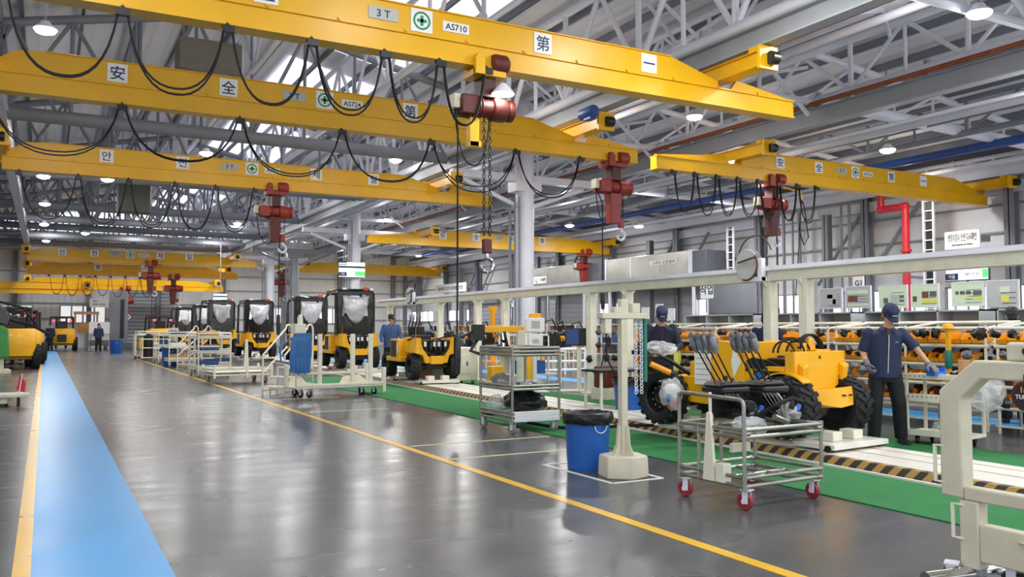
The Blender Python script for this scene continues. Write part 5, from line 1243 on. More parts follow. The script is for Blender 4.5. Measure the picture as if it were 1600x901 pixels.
for k in range(4): f.box(-.015, -L_+2*L_*k/3-.03, -.02, 1.62, -L_+2*L_*k/3+.03, 1.37)
f.build('flanges', 'steel_grey', o)
l = MB().box(-.03, -L_*.75, .75, -.012, -L_*.15, 1.0).build('label_plate', 'sign_white', o); text('스마트 도장설비', .2, 'ink', l, T(-.035, -L_*.45, .875) @ FACE_X, width=L_*.52)
MB().box(.2, -L_-1.0, -.05, 1.5, -L_, 1.3).build('fan_casing', 'duct_dark', o, .03)
MB().box(.3, -L_+.2, -.2, .5, -L_+.5, 0).box(.3, L_-.5, -.2, .5, L_-.2, 0).box(.2, -L_-1, -.32, 1.4, L_, -.2).build('support_frame', 'dark_steel', o)
for x in (.3, 1.3):
    for y in (-L_, L_): MB().box(x-.06, y-.06, -4.0, x+.06, y+.06, -.2).build('leg', 'steel_grey', o)
a = at(830, 425, X=DX); b = at(906, 425, X=DX)
o = thing('air_duct', 'smaller stainless air duct numbered 1L behind the nearest column', 'duct', (DX, (a.y+b.y)/2, 4.05)); L_ = (a.y-b.y)/2
MB().box(0, -L_, 0, 1.6, L_, 1.3).build('duct_body', 'stainless', o, .03); l = MB().box(-.03, L_*.3, .3, -.012, L_*.95, .75).build('label_plate', 'sign_white', o)
text('1L', .42, 'ink_black', l, T(-.035, L_*.75, .5) @ FACE_X); text('도장설비', .2, 'ink', l, T(-.035, L_*.48, .55) @ FACE_X)
MB().box(.2, -L_-1.8, -.05, 1.4, -L_, 1.2).build('fan_casing', 'duct_dark', o, .03)
for x in (.3, 1.3):
    for y in (-L_, L_): MB().box(x-.06, y-.06, -4.05, x+.06, y+.06, 0).build('leg', 'steel_grey', o)
def banner(label, px, X, txt, sub):
    a, b = at(px[0], px[1], X=X), at(px[2], px[1], X=X); w_ = a.y-b.y; zc = at((px[0]+px[2])/2, (px[1]+px[3])/2, X=X).z; h = .62 if sub else .7
    o = thing('wall_banner', label, 'sign', (X, (a.y+b.y)/2, zc)); s = MB().box(0, -w_/2, -h/2, .05, w_/2, h/2).build('panel', 'sign_white', o)
    text(txt, .3, 'ink_black', s, T(-.006, 0, .08 if sub else 0) @ FACE_X, width=w_*.82)
    if sub: text(sub, .1, 'ink_black', s, T(-.006, 0, -.18) @ FACE_X, width=w_*.6)
    MB().box(.05, -w_/2, -.1, .6, w_/2, .1).build('bracket', 'dark_steel', o)
banner('white sign with two lines of Korean words above the status screen at the right', (1476, 374, 1531, 374), 28.2, '생명지킴이 안전 다시확인', 'Safety management for everyone')
banner('white sign with one line of Korean letters on the far right wall', (680, 450, 728, 450), 28.2, '세계최고의 품질-안전', None)
# red fire pipe
q = at(1416, 400, X=28.6)
o = thing('fire_pipe', 'red fire water pipe with an elbow running down the right wall', 'pipe', (28.6, q.y, 0))
zt = at(1416, 322, X=28.6).z; yl = at(1376, 322, X=28.6).y-q.y
MB().tube([(0, 0, .5), (0, 0, zt)], .14, 12).tube([(0, 0, zt), (0, yl, zt)], .14, 12).tube([(0, yl, zt-.1), (0, yl, zt+.9)], .14, 12).ell((0, 0, zt), .17).ell((0, yl, zt), .17).build('pipe', 'pipe_red', o)
MB().lathe([(.2, 2.9), (.2, 3.05)], None, 14).lathe([(.2, 4.4), (.2, 4.5)], None, 14).build('flanges', 'pipe_red', o); MB().box(0, -.05, 3.4, 1.35, .05, 3.5).box(0, -.05, 1.4, 1.35, .05, 1.5).box(-.2, -.2, 0, .2, .2, .5).build('bracket', 'dark_steel', o)
def ladder(label, px, X, y_top, y_bot):
    q = at(px, y_bot, X=X); zt = at(px, y_top, X=X).z; o = thing('cable_ladder', label, 'ladder', (X, q.y, 0)); f = MB()
    for y in (-.2, .2): f.box(-.04, y-.03, 0, .04, y+.03, zt)
    f.build('rails', 'steel_grey', o); r = MB(); z = .4
    while z < zt: r.box(-.03, -.2, z, .03, .2, z+.04); z += .36
    r.build('rungs', 'steel_grey', o); cb = MB()
    for i in range(6): cb.tube([(.08, -.15+.06*i, 0), (.08, -.15+.06*i, zt)], .026, 6)
    cb.build('cables', 'black', o)
ladder('vertical cable ladder behind the right end of the right bay crane', 1453, 28.4, 312, 440)
ladder('vertical cable ladder right of the large stainless duct', 1142, 28.4, 355, 440)
for i, (px, lb) in enumerate([(1225, 'left of the two thin grey pipes'), (1328, 'rightmost pair'), (1250, 'beside the hanging hose')]):
    q = at(px, 400, X=28.9); o = struct(MB().tube([(28.9, q.y, 0), (28.9, q.y, 6.6)], .07, 8).tube([(28.9, q.y+.4, 0), (28.9, q.y+.4, 6.6)], .05, 8).build('wall_pipe', 'dark_steel'))
# small signs on the wall side
def plate(label, px, py, X, w_, h, txt, m='sign_white', ink='ink'):
    p = at(px, py, X=X); o = thing('sign_plate', label, 'sign', tuple(p)); s = MB().box(0, -w_/2, -h/2, .02, w_/2, h/2).build('panel', m, o)
    if txt: text(txt, h*.6, ink, s, T(-.005, 0, 0) @ FACE_X)
    MB().box(.02, -.02, -p.z, .05, .02, h/2).build('post', 'steel_grey', o)
plate('small white G1 sign above the hanging notice boards', 1341, 442, 16.3, .3, .3, 'G1', ink='ink_black')
plate('blue and white sign hanging right of the dark column under the rail', 1104, 452, 16, .5, .5, '작업')
plate('blue and white sign hanging left of the nearest column', 802, 469, 16, .5, .5, '작업')
for i, (px, py) in enumerate(((1008, 489), (1030, 484), (1048, 491))): plate(('left', 'middle raised', 'right')[i]+' small printed sheet on the shutter behind the capped worker', px, py, 18, .4, .4, None, 'paper')
# ================================================================== MIDDLE GROUND: BENCHES, ENGINES, CABINETS
def P0(px, py): return at(px, py, Z=0)
def engine(label, x, y, z=.75, s=1.0, seed=1, arm=True):
    g = random.Random(seed); o = thing('engine', label, 'engine', (x, y, 0), g.random()*.6)
    MB().box(-.35, -.3, z-.05, .35, .3, z).box(-.35, -.3, 0, -.3, -.25, z).box(.3, -.3, 0, .35, -.25, z).box(-.35, .25, 0, -.3, .3, z).box(.3, .25, 0, .35, .3, z).build('stand', 'cream', o, .006)
    MB().box(-.28*s, -.22, z, .28*s, .22, z+.3*s).box(-.22*s, -.16, z+.3*s, .2*s, .16, z+.48*s).lathe([(0, 0), (.14, 0), (.14, .06), (0, .06)], T(-.28*s, 0, z+.2) @ RY(-PI/2), 16).build('block', 'black', o, .02)
    c = MB()
    for i in range(4): c.lathe([(0, 0), (.045, 0), (.045, .12), (.03, .14), (0, .14)], T(-.16*s+.1*i, -.08, z+.46*s), 10)
    c.build('cylinders', 'dark_steel', o); h = MB()
    for i in range(6):
        x0 = -.3+.12*i; h.tube([(x0, -.24, z+.1), (x0+.05, -.36, z+.3+.1*g.random()), (x0+.1*g.random(), -.1, z+.55*s)], .018, 6)
    h.build('hoses', 'cable', o)
    MB().lathe([(0, 0), (.09, 0), (.1, .12), (.06, .16), (0, .16)], T(.25*s, -.2, z+.3), 12).build('filter', 'orange_bin', o)
    if arm: MB().tube([(-.2, .1, z+.4), (-.3, .1, z+.9), (.1, .1, z+1.0), (.35, .1, z+.6)], .03, 8).build('frame_loop', 'black', o)
    return o
for i, (px, py, lb) in enumerate([(862, 585, 'black engine on a cream stand behind the grey shelf cart'), (880, 575, 'black engine with hoses right of the white control boxes'), (905, 568, 'black engine beside the tilted monitor'), (742, 575, 'black engine under the yellow jib arm'), (760, 568, 'dark engine behind the black pendant control'), (700, 570, 'black engine behind the cream cabinet'), (668, 568, 'black engine beside the wooden cable drum'), (820, 572, 'black engine left of the white control boxes')]):
    p = P0(px, py); engine(lb, p.x, p.y, .8, 1.1, i+1)
def bench(label, x, y, w_, d, m_top='white_panel', h=.8, rz=0, shelf=True):
    o = thing('work_bench', label, 'bench', (x, y, 0), rz); MB().box(-w_/2, -d/2, h-.04, w_/2, d/2, h).build('top', m_top, o, .006)
    for a in (-w_/2+.04, w_/2-.08):
        for b in (-d/2+.04, d/2-.08): MB().box(a, b, 0, a+.04, b+.04, h-.04).build('leg', 'cream', o)
    if shelf: MB().box(-w_/2+.05, -d/2+.05, .25, w_/2-.05, d/2-.05, .28).build('shelf', 'cream', o); MB().box(-w_/2, d/2-.03, h+.5, w_/2, d/2, h+.55).box(-w_/2, d/2-.03, h, -w_/2+.03, d/2, h+.55).box(w_/2-.03, d/2-.03, h, w_/2, d/2, h+.55).build('back_rail', 'cream', o)
    return o
p = P0(800, 600); bench('cream work bench under the yellow jib arm', p.x+.6, p.y, 1.6, .8)
carton('blue crate on the floor level shelf behind the grey shelf cart', p.x+.5, p.y, .28, (.8, .5, .35), 'blue_bin'); carton('orange crate on the bench behind the grey shelf cart', p.x+1.0, p.y-.1, .8, (.5, .4, .2), 'orange_bin'); wrapped('grey film wrapped part on the bench left of the orange crate', p.x+.3, p.y, .8, (.2, .16, .12), 61, 'grey_film')
p = P0(986, 630); o = bench('black topped table beside the front worker in the mask', 8.95, 12.45, 1.1, .6, 'black', .78, 0, False)
# cream cabinet, drum, pendant
p = P0(703, 602); o = thing('rolling_cabinet', 'cream rolling machine cabinet beside the bare loader', 'cabinet', (p.x+.35, p.y+.4, 0), .2)
MB().prism([(-.5, .1), (.5, .1), (.5, .85), (.3, 1.0), (-.5, 1.0)], -.35, .35).build('body', 'cream', o, .03); MB().box(-.3, -.36, .3, .2, -.35, .8).build('door', 'cream', o, .01); MB().box(.1, -.375, .5, .13, -.36, .62).build('door_handle', 'black', o)
for a in (-.4, .4):
    for b in (-.25, .25): caster(o, a, b, .05, 'black')
o2 = thing('cable_drum', 'round wooden cable drum standing behind the cream cabinet', 'drum', (p.x+.1, p.y+1.3, .8)); MB().lathe([(0, -.2), (.45, -.2), (.45, -.16), (.2, -.16), (.2, .16), (.45, .16), (.45, .2), (0, .2)], T(0, 0, 0) @ RX(PI/2), 32).build('drum', 'wood', o2); MB().box(-.5, -.3, -.8, .5, .3, -.44).build('cradle', 'wood', o2, .02)
o = thing('wheel_stop', 'small yellow box on a cream stand right of the cream cabinet', 'box', (p.x+1.2, p.y-.3, 0)); MB().box(-.18, -.15, .1, .18, .15, .5).build('yellow_box', 'machine_yellow', o, .02); MB().box(-.25, -.2, 0, .35, .2, .1).build('plinth', 'cream', o, .01)
# yellow jib arm with black tool head
p = P0(812, 608); o = thing('jib_arm', 'yellow balancing jib arm with black tool head above the benches', 'jib', (p.x+.2, p.y+.3, 0), -.25)
MB().box(-.09, -.09, 0, .09, .09, 1.45).box(-.25, -.25, 0, .25, .25, .04).build('column', 'cream', o, .01); MB().box(-1.0, -.07, 1.4, .3, .07, 1.56).build('arm', 'machine_yellow', o, .015)
MB().box(-1.25, -.12, 1.2, -.95, .12, 1.6).tube([(-1.1, 0, 1.25), (-1.3, -.05, .95), (-1.0, -.1, .85)], .05, 8).tube([(-1.1, 0, 1.5), (-1.5, 0, 1.3), (-1.8, 0, 1.35)], .035, 8).build('tool_head', 'black', o, .02)
p = P0(835, 612); o = thing('control_cabinet', 'two white control boxes on a post with an orange beacon, above the grey shelf cart', 'control box', (p.x, p.y, 0), -.3)
MB().box(-.05, -.05, 0, .05, .05, 1.4).box(-.3, -.3, 0, .3, .3, .03).build('post', 'steel_grey', o); MB().box(-.22, -.14, 1.42, .22, .1, 1.75).build('upper_box', 'sign_white', o, .015); MB().box(-.16, -.14, 1.02, .18, .1, 1.38).build('lower_box', 'sign_white', o, .015); MB().box(-.12, -.05, 1.75, .16, .08, 1.86).build('beacon', 'orange_bin', o, .02)
MB().box(-.1, -.146, 1.5, .1, -.14, 1.68).box(-.08, -.146, 1.15, .08, -.14, 1.25).build('label', 'poster_grey', o); MB().box(-.2, -.1, .3, -.06, .06, .95).build('yellow_cylinder', 'machine_yellow', o, .03)
# monitor stand, white frames, red box
p = P0(905, 612); o = thing('monitor_stand', 'tilted black monitor with blue picture on a cream stand', 'monitor', (p.x, p.y, 0), -.5)
MB().box(-.05, -.05, 0, .05, .05, 1.3).box(-.5, -.12, 0, .5, .12, .05).build('stand', 'cream', o, .008); m_ = MB().cbox((0, -.08, 1.3), (.66, .05, .42), 0, None).build('screen', 'black', o, .01); MB().box(-.31, -.112, 1.12, -.02, -.106, 1.48).build('display', 'box_blue', m_)
p = P0(925, 612); o = thing('guard_frame', 'white tube frame with yellow and green tags behind the monitor', 'frame', (p.x+1.6, p.y+4.2, 0), 0); frame_cart(o, 'sign_white', [[(-1.0, 0, 0), (-1.0, 0, 1.35)], [(1.0, 0, 0), (1.0, 0, .9)], [(-1.0, 0, .9), (1.0, 0, .9)], [(-1.0, 0, .55), (1.0, 0, .55)], [(-1.0, 0, .3), (1.0, 0, .3)], [(-1, -.3, .02), (-1, .3, .02)], [(1, -.3, .02), (1, .3, .02)]], .035)
MB().box(-.5, -.05, .4, -.42, .0, .8).build('yellow_tag', 'machine_yellow', o); MB().box(-.1, -.05, .75, .1, -.03, 1.0).build('green_tag', 'green_paint', o)
p = P0(935, 622); o = thing('tool_box', 'dark red metal box hung on the post left of the chain stand', 'box', (10.55, 15.0, .25), .3); MB().box(-.25, -.18, 0, .25, .18, .45).build('body', 'rust_red', o, .04); MB().tube([(-.2, 0, .45), (.0, .05, .8), (.2, .1, 1.1)], .012, 6).build('lead', 'cable', o); MB().box(-.3, -.2, -.25, .3, .2, .0).build('bracket', 'beige', o)
p = P0(1003, 600); vest = wrapped('pale yellow plastic sheet hanging behind the left front tyre', 10.3, 12.6, .6, (.22, .18, .42), 71, 'poster_yellow', name='plastic_sheet', noise=.15, cat='sheet')
fo = thing('garment_stand', 'cream stand that holds the pale yellow plastic sheet', 'stand', (10.3, 12.6, 0)); MB().tube([(0, 0, 0), (0, 0, .75)], .02, 8).box(-.25, -.25, 0, .25, .25, .03).build('stand', 'cream', fo)
# orange pillar and red pipes beyond the rail
p = P0(770, 565); o = thing('orange_post', 'bright orange post with a funnel top near the far right wall', 'post', (p.x, p.y, 0)); MB().lathe([(0, 0), (.11, 0), (.11, 2.1), (.2, 2.35), (.2, 2.5), (0, 2.5)], None, 16).build('post', 'orange_bin', o); MB().box(-.4, -.4, 0, .4, .4, .05).build('base', 'orange_bin', o)
# shelving with goods along the right wall
k = 0
for i in range(13):
    y = 13+i*4.4
    o = thing('storage_shelf', 'cream storage shelf along the right wall, %s' % ('nearest the front', 'second from the front', 'third from the front', 'fourth from the front', 'fifth from the front', 'sixth from the front', 'seventh from the front', 'eighth from the front', 'ninth from the front', 'tenth from the front', 'eleventh from the front', 'twelfth from the front', 'deepest in the hall')[i], 'shelf', (26.0, y, 0))
    f = MB()
    for a in (-.4, .4):
        for b in (0, 1.9, 3.8): f.box(a-.03, b-.03, 0, a+.03, b+.03, 1.75)
    for z in (.2, .75, 1.3, 1.72): f.box(-.43, -.03, z-.03, .43, 3.83, z)
    f.build('frame', 'cream', o)
    for j in range(8):
        g = random.Random(i*31+j); m = ('card', 'paper', 'orange_bin', 'box_blue', 'card', 'duct_dark', 'poster_brown')[g.randrange(7)]
        tier = j % 3; yy = y+.35+.44*j; z = (.2, .75, 1.3)[tier]
        c = MB().box(-.3, -.18, 0, .3, .18, .25+.2*g.random()).build('carton', m); c.location = (25.95, yy, z)
        tag(c, '%s box on the %s of wall shelf %s, counted from the front' % ({'card': 'brown', 'paper': 'white', 'orange_bin': 'orange', 'box_blue': 'blue', 'duct_dark': 'grey', 'poster_brown': 'dark brown'}[m], ('low board', 'middle board', 'upper board')[tier], ('one', 'two', 'three', 'four', 'five', 'six', 'seven', 'eight', 'nine', 'ten', 'eleven', 'twelve', 'thirteen')[i]), 'box', 'boxes on the wall shelves')
# second row of low cupboards behind the racks
for i, (yy, lb) in enumerate([(6.6, 'at the right edge'), (9.4, 'behind the capped worker'), (12.2, 'left of the capped worker'), (15.0, 'behind the bare loader line')]):
    o = thing('open_cupboard', 'grey open cupboard with compartments behind the racks, '+lb, 'cupboard', (14.9, yy, 0)); f = MB().box(.35, 0, 0, .4, 2.5, 1.85).box(-.1, 0, 0, .4, .03, 1.85).box(-.1, 2.47, 0, .4, 2.5, 1.85).box(-.1, .83, 0, .4, .86, 1.85).box(-.1, 1.65, 0, .4, 1.68, 1.85)
    for z in (0, .6, 1.2, 1.82): f.box(-.1, 0, z, .4, 2.5, z+.03)
    f.build('carcass', 'sign_grey', o)
    for j in range(3): c = MB().box(-.05, -.25, 0, .2, .25, .3).build('carton', ('hoist_dark', 'orange_bin', 'poster_brown')[(i+j) % 3]); c.location = (14.95, yy+.42+.82*j, 1.23); tag(c, ('dark', 'orange', 'brown')[(i+j) % 3]+' box in the top row of the open cupboard '+lb, 'box', 'boxes in the open cupboards '+lb)
# grey round machine with a ladder behind the worker
p = at(1142, 470, X=22); o = thing('storage_tank', 'grey round topped tank behind the overhead rail left of the posts', 'tank', (22, p.y, 0)); MB().lathe([(0, 1.6), (.5, 1.6), (.85, 2.0), (.9, 2.1), (.9, 3.2), (0, 3.2)], None, 32).build('vessel', 'dark_steel', o)
for a in range(4): MB().box(-.06, -.06, 0, .06, .06, 2.0, T(.75*math.cos(a*PI/2+.6), .75*math.sin(a*PI/2+.6), 0)).build('leg', 'steel_grey', o)
# ================================================================== FAR END
p = at(155, 521, Y=65.5); o = thing('white_board', 'grey white board on legs at the far end of the aisle', 'board', (p.x, 65.5, 0)); MB().box(-.65, 0, 1.15, .65, .04, 1.95).build('panel', 'sign_white', o, .01); text('14', .3, 'duct_dark', o, T(0, -.005, 1.6) @ FACE_Y)
for x in (-.6, .6): MB().box(x-.03, -.25, 0, x+.03, .25, .05).box(x-.03, 0, 0, x+.03, .04, 1.15).build('leg', 'steel_grey', o)
MB().box(-.6, -.2, .3, .6, .3, .7).build('shelf_box', 'duct_dark', o, .02)
p = at(155, 473, Y=64.1); o = thing('aisle_sign', 'grey hanging sign with two lines of Korean letters at the far end', 'sign', tuple(p)); s = MB().box(-.58, 0, -.3, .58, .04, .3).build('panel', 'sign_grey', o); text('출하', .14, 'ink_black', s, T(-.25, -.01, .13) @ FACE_Y); text('완성 검사장', .16, 'ink_black', s, T(0, -.01, -.1) @ FACE_Y)
MB().tube([(-.5, .02, .3), (-.5, .02, 7.05-p.z)], .012, 6).tube([(.5, .02, .3), (.5, .02, 7.05-p.z)], .012, 6).build('hanging_wire', 'dark_steel', o)
o = thing('test_rig', 'grey machine tower with a black cable chain behind the white board', 'machine', (4.7, 68, 0)); MB().box(-.6, -.4, 0, .6, .5, 4.2).build('tower', 'dark_steel', o, .03); MB().box(.1, -.46, .8, .35, -.4, 3.6).build('cable_chain', 'black', o); MB().box(-.9, -.7, 0, .9, .7, .5).build('base', 'duct_dark', o, .03)
o = thing('dock_rack', 'tall wooden rack left of the far white board', 'rack', (2.6, 67.6, 0)); f = MB()
for x in (-.7, .7):
    for y in (-.3, .3): f.box(x-.05, y-.05, 0, x+.05, y+.05, 2.6)
f.box(-.8, -.4, 2.5, .8, .4, 2.7).box(-.75, -.35, 1.2, .75, .35, 1.25).build('frame', 'wood', o); MB().box(-.5, -.3, 1.25, .4, .3, 1.9).build('crate', 'card', o, .01)
# ================================================================== PEOPLE
def tcap(b, p, q, r0, r1, n=12):
    p, q = V(p), V(q); b.tube([p, q], [r0, r1], n); b.ell(p, r0, None, n, 8); b.ell(q, r1, None, n, 8)
def remesh(o, vox, sm=4):
    m = o.modifiers.new('remesh', 'REMESH'); m.mode = 'VOXEL'; m.voxel_size = vox; m.use_smooth_shade = True
    if sm: s = o.modifiers.new('smooth', 'SMOOTH'); s.factor = .5; s.iterations = sm
    return o
def hand(b, w_, d, side, pal, curl=.5):
    """palm and five fingers grown from wrist w_ towards d; pal: the palm's facing direction"""
    w_, d, pal = V(w_), V(d).normalized(), V(pal); pal = (pal-d*pal.dot(d)).normalized(); s = d.cross(pal)*side
    m = M4((s, d, pal)).transposed().to_4x4(); m.translation = w_+d*.052
    b.ell((0, 0, 0), (.041, .056, .017), m, 12, 8)
    tcap(b, w_-d*.03, w_+d*.02, .026, .027, 10)
    for i, (ox, L) in enumerate(((-.03, .068), (-.01, .078), (.011, .072), (.03, .056))):
        p = w_+d*.098+s*ox; a = .25*curl; dirv = d
        for k, f in enumerate((.45, .32, .23)):
            a += curl*.7; dirv = d*math.cos(a)+pal*math.sin(a); q = p+dirv*L*f; tcap(b, p, q, .0095-.001*k, .0088-.001*k, 7); p = q
    p = w_+d*.03-s*.036
    for k, (f, c) in enumerate(((.04, .35), (.032, .75), (.026, 1.0))):
        dirv = (d*.75-s*(.75-.4*k)+pal*.5*c).normalized(); q = p+dirv*f; tcap(b, p, q, .0125-.0015*k, .0112-.0015*k, 8); p = q
def person(label, loc, rz, J, top='navy', trousers='trouser', hat='cap', gloves=None, vox=.012, short=True, s=1.0, hatm='navy', face=True, tool=None, curl=(.6, .6), inner=None, hairlong=False):
    o = thing('person', label, 'person', loc, rz); o.scale = (s, s, s)
    D = dict(pel=(0, 0, .93), che=(0, 0, 1.27), nek=(0, 0, 1.46), hed=(0, -.03, 1.62), look=(0, -1, -.25), sl=(.185, 0, 1.41), sr=(-.185, 0, 1.41), el=(.25, .02, 1.13), er=(-.25, .02, 1.13), wl=(.26, -.08, .9), wr=(-.26, -.08, .9),
             hl=(.09, 0, .9), hr=(-.09, 0, .9), kl=(.1, -.02, .5), kr=(-.1, -.02, .5), al=(.11, .02, .09), ar=(-.11, .02, .09), dl=None, dr=None, pl=None, pr=None); D.update(J)
    g = {k: V(v) for k, v in D.items() if v is not None}
    lk = g['look'].normalized(); rgt = lk.cross(V((0, 0, 1))).normalized(); upv = rgt.cross(lk); hm = M4((rgt, -lk, upv)).transposed().to_4x4(); hm.translation = g['hed']   # head frame: faces -Y
    b = MB()
    # torso
    sh = (g['sl']-g['sr']).normalized()
    def ring(c, a, d): return (c, sh*a, V((0, 1, 0))*d)
    b.loft([ring(g['pel']-V((0, 0, .09)), .13, .1), ring(g['pel'], .155, .11), ring(g['pel'].lerp(g['che'], .5), .135, .1), ring(g['che'], .155, .115), ring(g['che'].lerp(g['nek'], .6), .15, .1), ring(g['nek'], .06, .06)], 20)
    tcap(b, g['nek']-V((0, 0, .05)), g['hed']-V((0, 0, .06)), .06, .052)
    for a, e, w_, sd in (('sl', 'el', 'wl', 1), ('sr', 'er', 'wr', -1)):
        tcap(b, g[a], g[e], .052, .04); tcap(b, g[e], g[w_], .041, .027)
        d = g['dl' if sd > 0 else 'dr'] if ('dl' if sd > 0 else 'dr') in g else g[w_]-g[e]; pal = g['pl' if sd > 0 else 'pr'] if ('pl' if sd > 0 else 'pr') in g else V((-sd, -.2, 0)); hand(b, g[w_], d, sd, pal, curl[0 if sd > 0 else 1])
    for h, k, a in (('hl', 'kl', 'al'), ('hr', 'kr', 'ar')): tcap(b, g[h], g[k], .08, .055); tcap(b, g[k], g[a], .055, .036); tcap(b, g[a]-V((0, 0, .03)), g[a]+V((0, -.1, -.055)), .034, .02)
    # head: skull, jaw, brow, nose, ears, lips
    b.ell((0, .012, .03), (.076, .095, .1), hm, 18, 12).ell((0, -.025, -.045), (.056, .062, .065), hm, 14, 9).ell((0, -.07, -.088), (.026, .022, .02), hm, 8, 6).ell((0, -.082, .03), (.05, .016, .014), hm, 10, 6)
    b.ell((0, -.1, -.018), (.012, .018, .024), hm, 8, 6).ell((0, -.092, -.0), (.009, .012, .03), hm, 8, 6).ell((0, -.084, -.058), (.024, .01, .008), hm, 8, 5)
    for sx in (-1, 1): b.ell((sx*.078, .01, -.005), (.01, .02, .032), hm, 8, 6).ell((sx*.04, -.06, -.02), (.022, .02, .02), hm, 8, 6)
    remesh(b.build('body', 'skin', o), min(vox, .0105), 2)
    if face:
        e = MB()
        for sx in (-1, 1): e.ell((sx*.031, -.083, .006), (.013, .007, .0055), hm, 8, 6)
        e.build('eyes', 'ink_black', o); e = MB()
        for sx in (-1, 1): e.tube([hm @ V((sx*.05, -.08, .024)), hm @ V((sx*.032, -.093, .03)), hm @ V((sx*.014, -.093, .026))], .0035, 5)
        e.build('eyebrows', 'hair', o); MB().ell((0, -.0915, -.058), (.022, .005, .004), hm, 10, 5).build('lips', 'rust_red', o)
    h = MB(); vs = []
    h.ell((0, .03, .035), (.083, .093, .1), hm, 18, 10)
    if hairlong: h.ell((0, .06, -.03), (.085, .06, .12), hm, 14, 9)
    else: h.ell((0, .055, -.025), (.07, .052, .06), hm, 14, 8)
    for sx in (-1, 1): h.ell((sx*.074, .0, .02), (.012, .03, .035), hm, 8, 6)
    if hat is None: h.ell((0, -.02, .075), (.078, .075, .065), hm, 14, 8)
    remesh(h.build('hair', 'hair', o), .011, 2)
    if hat:
        m = hm @ T(0, .0, .055) @ RX(.12); c = MB(); cr = [(m @ V((0, .012, z)), (m.to_3x3() @ V((a, 0, 0))), (m.to_3x3() @ V((0, d, 0)))) for z, a, d in ((0, .09, .108), (.03, .092, .11), (.06, .09, .106), (.082, .072, .085), (.094, .03, .035))]
        c.loft(cr, 24); c.ell((0, .012, .095), (.01, .01, .006), m, 8, 5); cap = c.build('cap', hatm, o)
        vz = MB(); n = 14; vv = []; ff = []
        for r_, dz in ((.0, 0.006), (.075, -.018)):
            for i in range(n+1):
                a = PI+PI*i/n; a = PI*1.12+PI*.76*i/n; vv.append((math.cos(a)*(.088+.0*r_), math.sin(a)*(.1+r_)+.005, dz-abs(math.cos(a))*.012))
        for i in range(n): ff.append((i, i+1, n+1+i+1, n+1+i))
        br = vz.add(vv, ff, m).build('brim', hatm, cap); sd_ = br.modifiers.new('t', 'SOLIDIFY'); sd_.thickness = .005
        MB().box(-.035, -.1045, .02, .035, -.1, .04, m).build('cap_badge', 'sign_grey', cap)
    # shirt
    b = MB(); hem = g['pel']-V((0, 0, .11))
    b.loft([ring(hem, .2, .14), ring(g['pel'], .2, .14), ring(g['pel'].lerp(g['che'], .5), .196, .137), ring(g['che'], .205, .142), ring(g['che'].lerp(g['nek'], .55), .2, .125), ring(g['che'].lerp(g['nek'], .85), .12, .095), ring(g['nek']-V((0, 0, .0)), .07, .072)], 24)
    for a, e, w_ in (('sl', 'el', 'wl'), ('sr', 'er', 'wr')):
        tcap(b, g[a]-V((0, 0, .015)), g[a].lerp(g[e], .55), .073, .066)
        if short: b.tube([g[a].lerp(g[e], .5), g[a].lerp(g[e], .95)], [.067, .07], 14)
        else: tcap(b, g[a].lerp(g[e], .5), g[e], .064, .056); b.tube([g[e], g[e].lerp(g[w_], .92)], [.055, .043], 14)
    st = remesh(b.build('shirt', top, o), vox, 2)
    f = V((0, -1, 0)); ctr = lambda t, off: g['pel'].lerp(g['nek'], t)+f*off
    MB().tube([ctr(-.2, .138), ctr(0, .14), ctr(.35, .137), ctr(.65, .143), ctr(.82, .128)], .006, 6).build('zip', 'beige' if inner else 'ink', st)
    c = MB()
    for sx in (-1, 1): c.add([tuple(g['nek']+sh*sx*.065+V((0, .0, .03))), tuple(g['nek']+sh*sx*.03+V((0, -.085, -.02))), tuple(g['nek']+sh*sx*.07+V((0, -.12, -.09))), tuple(g['nek']+sh*sx*.11+V((0, -.06, -.03)))], [(0, 1, 2, 3)])
    co = c.build('collar', top, st); sd_ = co.modifiers.new('t', 'SOLIDIFY'); sd_.thickness = .008
    if inner:
        MB().loft([ring(g['nek']+V((0, -.012, .005)), .06, .06), ring(g['nek'].lerp(g['che'], .3)+V((0, -.075, 0)), .05, .05), ring(g['nek'].lerp(g['che'], .75)+V((0, -.112, 0)), .015, .03)], 16).build('undershirt', inner, st)
        MB().box(.06, -.1445, 1.27, .13, -.142, 1.277).build('name_strip', 'sign_grey', st)
    # trousers
    b = MB(); b.loft([ring(g['pel']-V((0, 0, .16)), .15, .115), ring(g['pel']-V((0, 0, .06)), .168, .122), ring(g['pel']+V((0, 0, .05)), .155, .115)], 20)
    for h_, k, a in (('hl', 'kl', 'al'), ('hr', 'kr', 'ar')): tcap(b, g[h_]-V((0, 0, .04)), g[k], .104, .088); b.tube([g[k], g[a]+V((0, 0, -.02))], [.088, .078], 14); b.ell(g[k], .088)
    remesh(b.build('trousers', trousers, o), vox, 2)
    for h_, a in (('hl', 'al'), ('hr', 'ar')):
        q = g[a]; sxx = .03 if a == 'al' else -.03; b = MB()
        b.loft([(q+V((0, .075, -.05)), (.03, 0, 0), (0, 0, .035)), (q+V((0, .05, -.04)), (.042, 0, 0), (0, 0, .05)), (q+V((0, -.03, -.035)), (.044, 0, 0), (0, 0, .055)), (q+V((sxx*.5, -.12, -.055)), (.05, 0, 0), (0, 0, .035)), (q+V((sxx*.7, -.18, -.062)), (.045, 0, 0), (0, 0, .026)), (q+V((sxx*.8, -.215, -.068)), (.02, 0, 0), (0, 0, .015))], 14)
